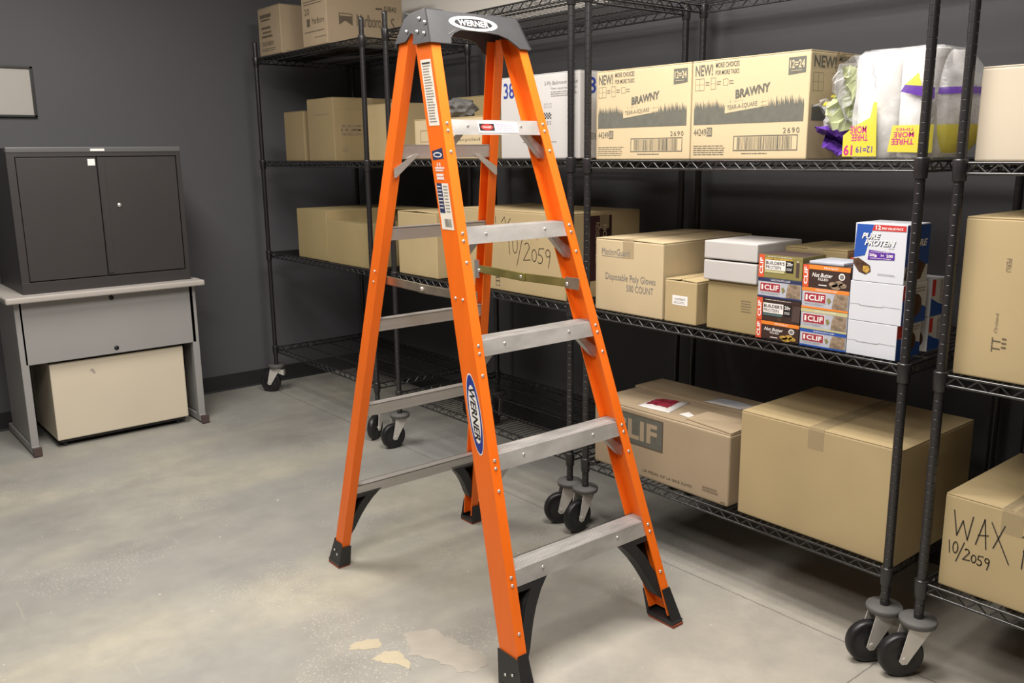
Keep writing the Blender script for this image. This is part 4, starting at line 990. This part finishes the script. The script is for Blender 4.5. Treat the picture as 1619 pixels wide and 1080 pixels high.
# top cap
def cap():
    zb, zt = 1.757, 1.853
    vf0, vf1 = -sf(1.757)-.010, -sf(zt)-.000+.008          # front face bottom / top
    vr0, vr1 = rf(1.757)+.010, rf(zt)-.006
    U0, U1 = .190, .172
    mb = MB()
    def face(va, vb, d):
        # arch skirt in (u, t) with t 0..1 going up
        out = [(-1, 0), (-.60, 0), (-.58, .18), (-.50, .33), (-.36, .44), (-.10, .45), (.20, .43), (.42, .40), (.58, .30), (.70, .12), (.76, 0), (1, 0), (1, 1), (-1, 1)]
        P1 = []; P2 = []
        for a, t in out:
            U = U0*(1-t)+U1*t; v = va*(1-t)+vb*t; z = zb+(zt-zb)*t
            P1.append(T(a*U, v, z)); P2.append(T(a*U*(.985), v+d*.006, z-(.0 if t < 1 else .004)))
        n = len(out); A = P1+P2
        quads = [(0, 1, 2, 13), (2, 3, 4, 13), (4, 5, 12, 13), (5, 6, 12), (6, 7, 12), (7, 8, 12), (8, 9, 12), (9, 10, 12), (10, 11, 12)]
        for q in quads: mb.add([P1[i] for i in q], [tuple(range(len(q)))]); mb.add([P2[i] for i in q], [tuple(range(len(q)))])
        for i in range(n): mb.add([P1[i], P1[(i+1) % n], P2[(i+1) % n], P2[i]], [(0, 1, 2, 3)])
    face(vf0, vf1, 1); face(vr0, vr1, -1)
    def SP_(sg, v, z): t = (z-zb)/(zt-zb); return T(sg*(U0*(1-t)+U1*t), v, z)
    def lean(v, z, back): t = (z-zb)/(zt-zb); return v
    for sg in (-1, 1):
        vm_ = (vf0+vr0)/2
        A_ = [(vf0, zb), (vf0+.088, zb), (vm_-.004, zb+.030), (vm_+.012, zb+.034), (vr0-.058, zb+.012), (vr0, zb+.010), (vr1, zt-.018), (vr1-.03, zt-.004), (vr1-.07, zt), (vf1, zt)]
        for idx in ((0, 1, 2, 9), (2, 3, 8, 9), (3, 4, 7, 8), (4, 5, 6, 7)):
            mb.prism([SP_(sg, *A_[i]) for i in idx], (0, 0, 0), UD*(-sg*.006))
    mb.prism([T(-U1, vf1, zt), T(U1, vf1, zt), T(U1, vr1-.07, zt), T(-U1, vr1-.07, zt)], (0, 0, 0), (0, 0, -.006))
    mb.prism([T(-U1, vr1-.07, zt), T(U1, vr1-.07, zt), T(U1, vr1, zt-.018), T(-U1, vr1, zt-.018)], (0, 0, 0), (0, 0, -.006))
    for u0_, u1_ in ((-.165, -.10), (.06, .15)): mb.bbox(u0_, u1_, vf1+.006, vr1-.08, zt-.001, zt+.004, .0015, T=T)
    c = mb.build('top_cap', 'cap', lad)
    # logo plate on the front face
    o_ = T(-U0, vf0, zb)+Vector((0, 0, 0)); n_ = (T(0, vf1, zt)-T(0, vf0, zb))
    p = Print(o_-VD*.0005, UD*2*U0, n_)
    p.ellipse('white', .475, .68, .235, .225, 0); p.ellipse('black', .475, .68, .185, .150, 1); p.text('white', 'WERNER', .33, .59, .62, .77, layer=2, bold=.018, shear=.1, space=1.02)
    p.build('logo_plate', c)
    p = Print(o_-VD*.0005, UD*2*U0, n_); p.line('bumper', [(.20, .28), (.27, .42)], .003); p.line('bumper', [(.33, .46), (.66, .44)], .0012); p.build('scuff_mark', c)
    ax = -UD
    for v_, z_ in ((.015, .048), (.012, .018), (.048, .062), (.050, .026), (.108, .032)):
        t = z_/(zt-zb); rivet(T(-(U0*(1-t)+U1*t)-.0003, vf0+v_+.02, zb+z_+.008), ax, c, .0058)
cap()
# labels and logo on the near front rail web
def web_print():
    def mk(z0, z1, a0, a1):
        o_ = T(-wf(z0), -sf(z0)+WWf*(1-a0), z0); q_ = T(-wf(z0), -sf(z0)+WWf*(1-a1), z0); t_ = T(-wf(z1), -sf(z1)+WWf*(1-a0), z1)
        return Print(o_, q_-o_, t_-o_)
    r = RV[(-1, True)]
    p = mk(1.525, 1.712, .18, .84); p.rect('cream_lab', 0, 0, 1, 1)
    for b in (.06, .16, .33, .42, .55, .68, .82, .92): pass
    p.lines('grey_pr', .12, .04, .9, .96, 22, frac=.45, ragged=.3, layer=1); p.rect('black', .12, .93, .9, .955, 2); p.build('warning_label', r)
    p = mk(1.235, 1.465, .10, .84)
    p.poly('navy', [(.02, .84), (.92, .86), (.92, .99), (.02, .95)]); p.ellipse('white', .47, .905, .36, .032, 1); p.ellipse('navy', .47, .905, .27, .018, 2)
    p.text('white', '6 ft', .30, .765, .62, .815, layer=1, bold=.02); p.lines('white', .12, .70, .88, .76, 2, frac=.7, layer=1); p.lines('white', .15, .60, .80, .68, 2, frac=.8, layer=1)
    p.rect('cream_lab', .0, .0, 1, .56, 1); p.rect('navy', .04, .20, .46, .56, 2); p.lines('white', .08, .24, .42, .54, 7, frac=.3, layer=3)
    p.lines('grey_pr', .55, .20, .92, .54, 9, frac=.4, layer=2); p.bars('black', .30, .03, .85, .13, 12, layer=2); p.build('size_label', r)
    p = mk(.628, .840, .15, .85)
    p.ellipse('blue_pr', .5, .5, .5, .5, 1); p.ellipse('white', .5, .5, .40, .37, 2)
    o2 = p
    p.ellipse('white', .5, .5, .54, .52, 0)
    p.text('black', 'WERNER', .27, .17, .73, .83, layer=3, rot=3, bold=.025, shear=.2); p.build('oval_logo', r)
web_print()
zt = SP*5+AO-.010
p = Print(T(-.068, -sf(zt)+TH+.0006-ss*.036, zt-.036), UD*.150, T(0, ss*.032, .032)-T(0, 0, 0))
p.rect('white', 0, 0, 1, 1); p.rect('black', .03, .18, .40, .82, 1); p.ellipse('red_pr', .215, .5, .15, .26, 2); p.text('white', 'DANGER', .11, .42, .32, .58, layer=3); p.lines('pink', .46, .15, .9, .85, 4, frac=.3, layer=1); p.build('danger_label', lad)

# ------------------------------------------------------------------ desk, cabinet and crate by the left wall
dk = root('desk', (-4.18, -1.02, 0), 'small grey desk with a pale top and a steel front panel against the left wall', 'desk')
MB().bbox(-4.47, -3.850, -1.50, -.548, .768, .798, .010, seg=3).build('desktop', 'desk', dk)
MB().bbox(-3.925, -3.915, -1.436, -.597, .455, .768, .002).build('modesty_panel', 'panel', dk)
for y, z in ((-1.018, .745), (-1.018, .483)):
    MB().lathe((-3.9155, y+.006, z), (1, 0, 0), [(0, .012), (.002, .012), (.0022, .003)], 16).build('screw_cover', 'black', dk)
for y, sgn in ((-1.44, 1), (-.600, -1)):
    mb = MB(); mb.bbox(-4.40, -3.955, y-.008, y+.008, .05, .768, .003)
    mb.bbox(-3.955, -3.915, y-.018, y+.018, .035, .768, .004); mb.bbox(-4.46, -3.885, y-.018, y+.018, .008, .045, .005)
    lg = mb.build('leg', 'panel', dk)
    MB().bbox(-3.886, -3.868, y-.020, y+.020, .004, .048, .003).build('end_cap', 'brown', lg)
cbx = root('storage_cabinet', (-4.2, -1.0, .798), 'dark charcoal two-door metal cabinet standing on the small desk', 'cabinet')
cx0, cx1, cy0, cy1, cz0, cz1 = -4.46, -3.935, -1.405, -.592, .7985, 1.497
mb = MB(); mb.bbox(cx0, cx1-.025, cy0, cy1, cz0, cz1-.003, .004)
mb.bbox(cx1-.025, cx1, cy0, cy0+.035, cz0+.055, cz1-.046, .001); mb.bbox(cx1-.025, cx1, cy1-.022, cy1, cz0+.055, cz1-.046, .001)
mb.bbox(cx1-.025, cx1, cy0, cy1, cz0, cz0+.055, .001); mb.bbox(cx1-.025, cx1, cy0, cy1, cz1-.046, cz1-.026, .001)
mb.build('body', 'cab', cbx)
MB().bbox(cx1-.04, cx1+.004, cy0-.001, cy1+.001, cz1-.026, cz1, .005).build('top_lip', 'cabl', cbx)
ymid = -1.005
dz0, dz1 = cz0+.060, cz1-.050
d1 = MB().bbox(cx1-.020, cx1-.004, cy0+.039, ymid-.004, dz0, dz1, .002).build('door', 'cab', cbx)
mb = MB().bbox(cx1-.020, cx1-.004, ymid+.001, cy1-.026, dz0, dz1, .002); d2 = mb.build('door', 'cab', cbx)
MB().bbox(cx1-.004, cx1-.001, ymid+.004, ymid+.034, dz0, dz1, .001).build('edge_strip', 'cab', d2)
MB().lathe((cx1-.004, ymid+.085, 1.148+.06), (1, 0, 0), [(0, .011), (.004, .011), (.007, .008), (.0075, .002)], 18).build('lock', 'rivet', d2)
MB().bbox(cx1-.004, cx1+.003, ymid+.004, ymid+.024, dz0, dz0+.016, .001).build('latch', 'black', d2)
MB().box(cx1-.0042, cx1-.0035, ymid-.044, ymid-.010, dz1-.040, dz1-.008).build('sticker', 'white', d1)
MB().box(cx1+.004, cx1+.0046, ymid-.028, ymid+.038, cz1-.020, cz1-.009).build('nameplate', 'white', cbx)
cr = root('storage_crate', (-4.15, -.99, 0), 'cream white crate on black wheels pushed under the desk', 'crate')
def TC(x, y, z): return Vector((x, y, z))
MB().bbox(-4.40, -3.945, -1.330, -.665, .040, .440, .006).build('crate_body', 'creambox', cr)
MB().bbox(-4.39, -3.96, -1.318, -.677, .024, .0405, .002).build('base_board', 'black', cr)
for x, y in ((-3.985, -1.29), (-3.985, -.715), (-4.36, -1.29), (-4.36, -.715)):
    MB().lathe((x, y-.009, .0135), (0, 1, 0), [(0, .008), (.001, .0135), (.017, .0135), (.018, .008)], 16).build('wheel', 'rubber', cr)
MB().prism([(-3.9444, -1.145, .383), (-3.9444, -1.128, .388), (-3.9444, -1.118, .362), (-3.9444, -1.124, .360)], (0, 0, 0), (.0006, 0, 0)).build('scuff_mark', 'patch2', cr)
# framed paper on the left wall
fr = root('picture_frame', (XW, -1.42, 1.65), 'white paper in a thin black frame on the grey wall above the cabinet', 'picture')
y0_, y1_, z0_, z1_ = -1.72, -1.133, 1.655, 1.912
mb = MB()
for q in ((y0_, y1_, z0_, z0_+.012), (y0_, y1_, z1_-.012, z1_), (y0_, y0_+.012, z0_, z1_), (y1_-.014, y1_, z0_, z1_)): mb.bbox(XW+.001, XW+.018, *q, .002)
mb.build('frame', 'frame', fr)
MB().box(XW+.001, XW+.009, y0_+.012, y1_-.014, z0_+.012, z1_-.012).build('paper', 'paper', fr)
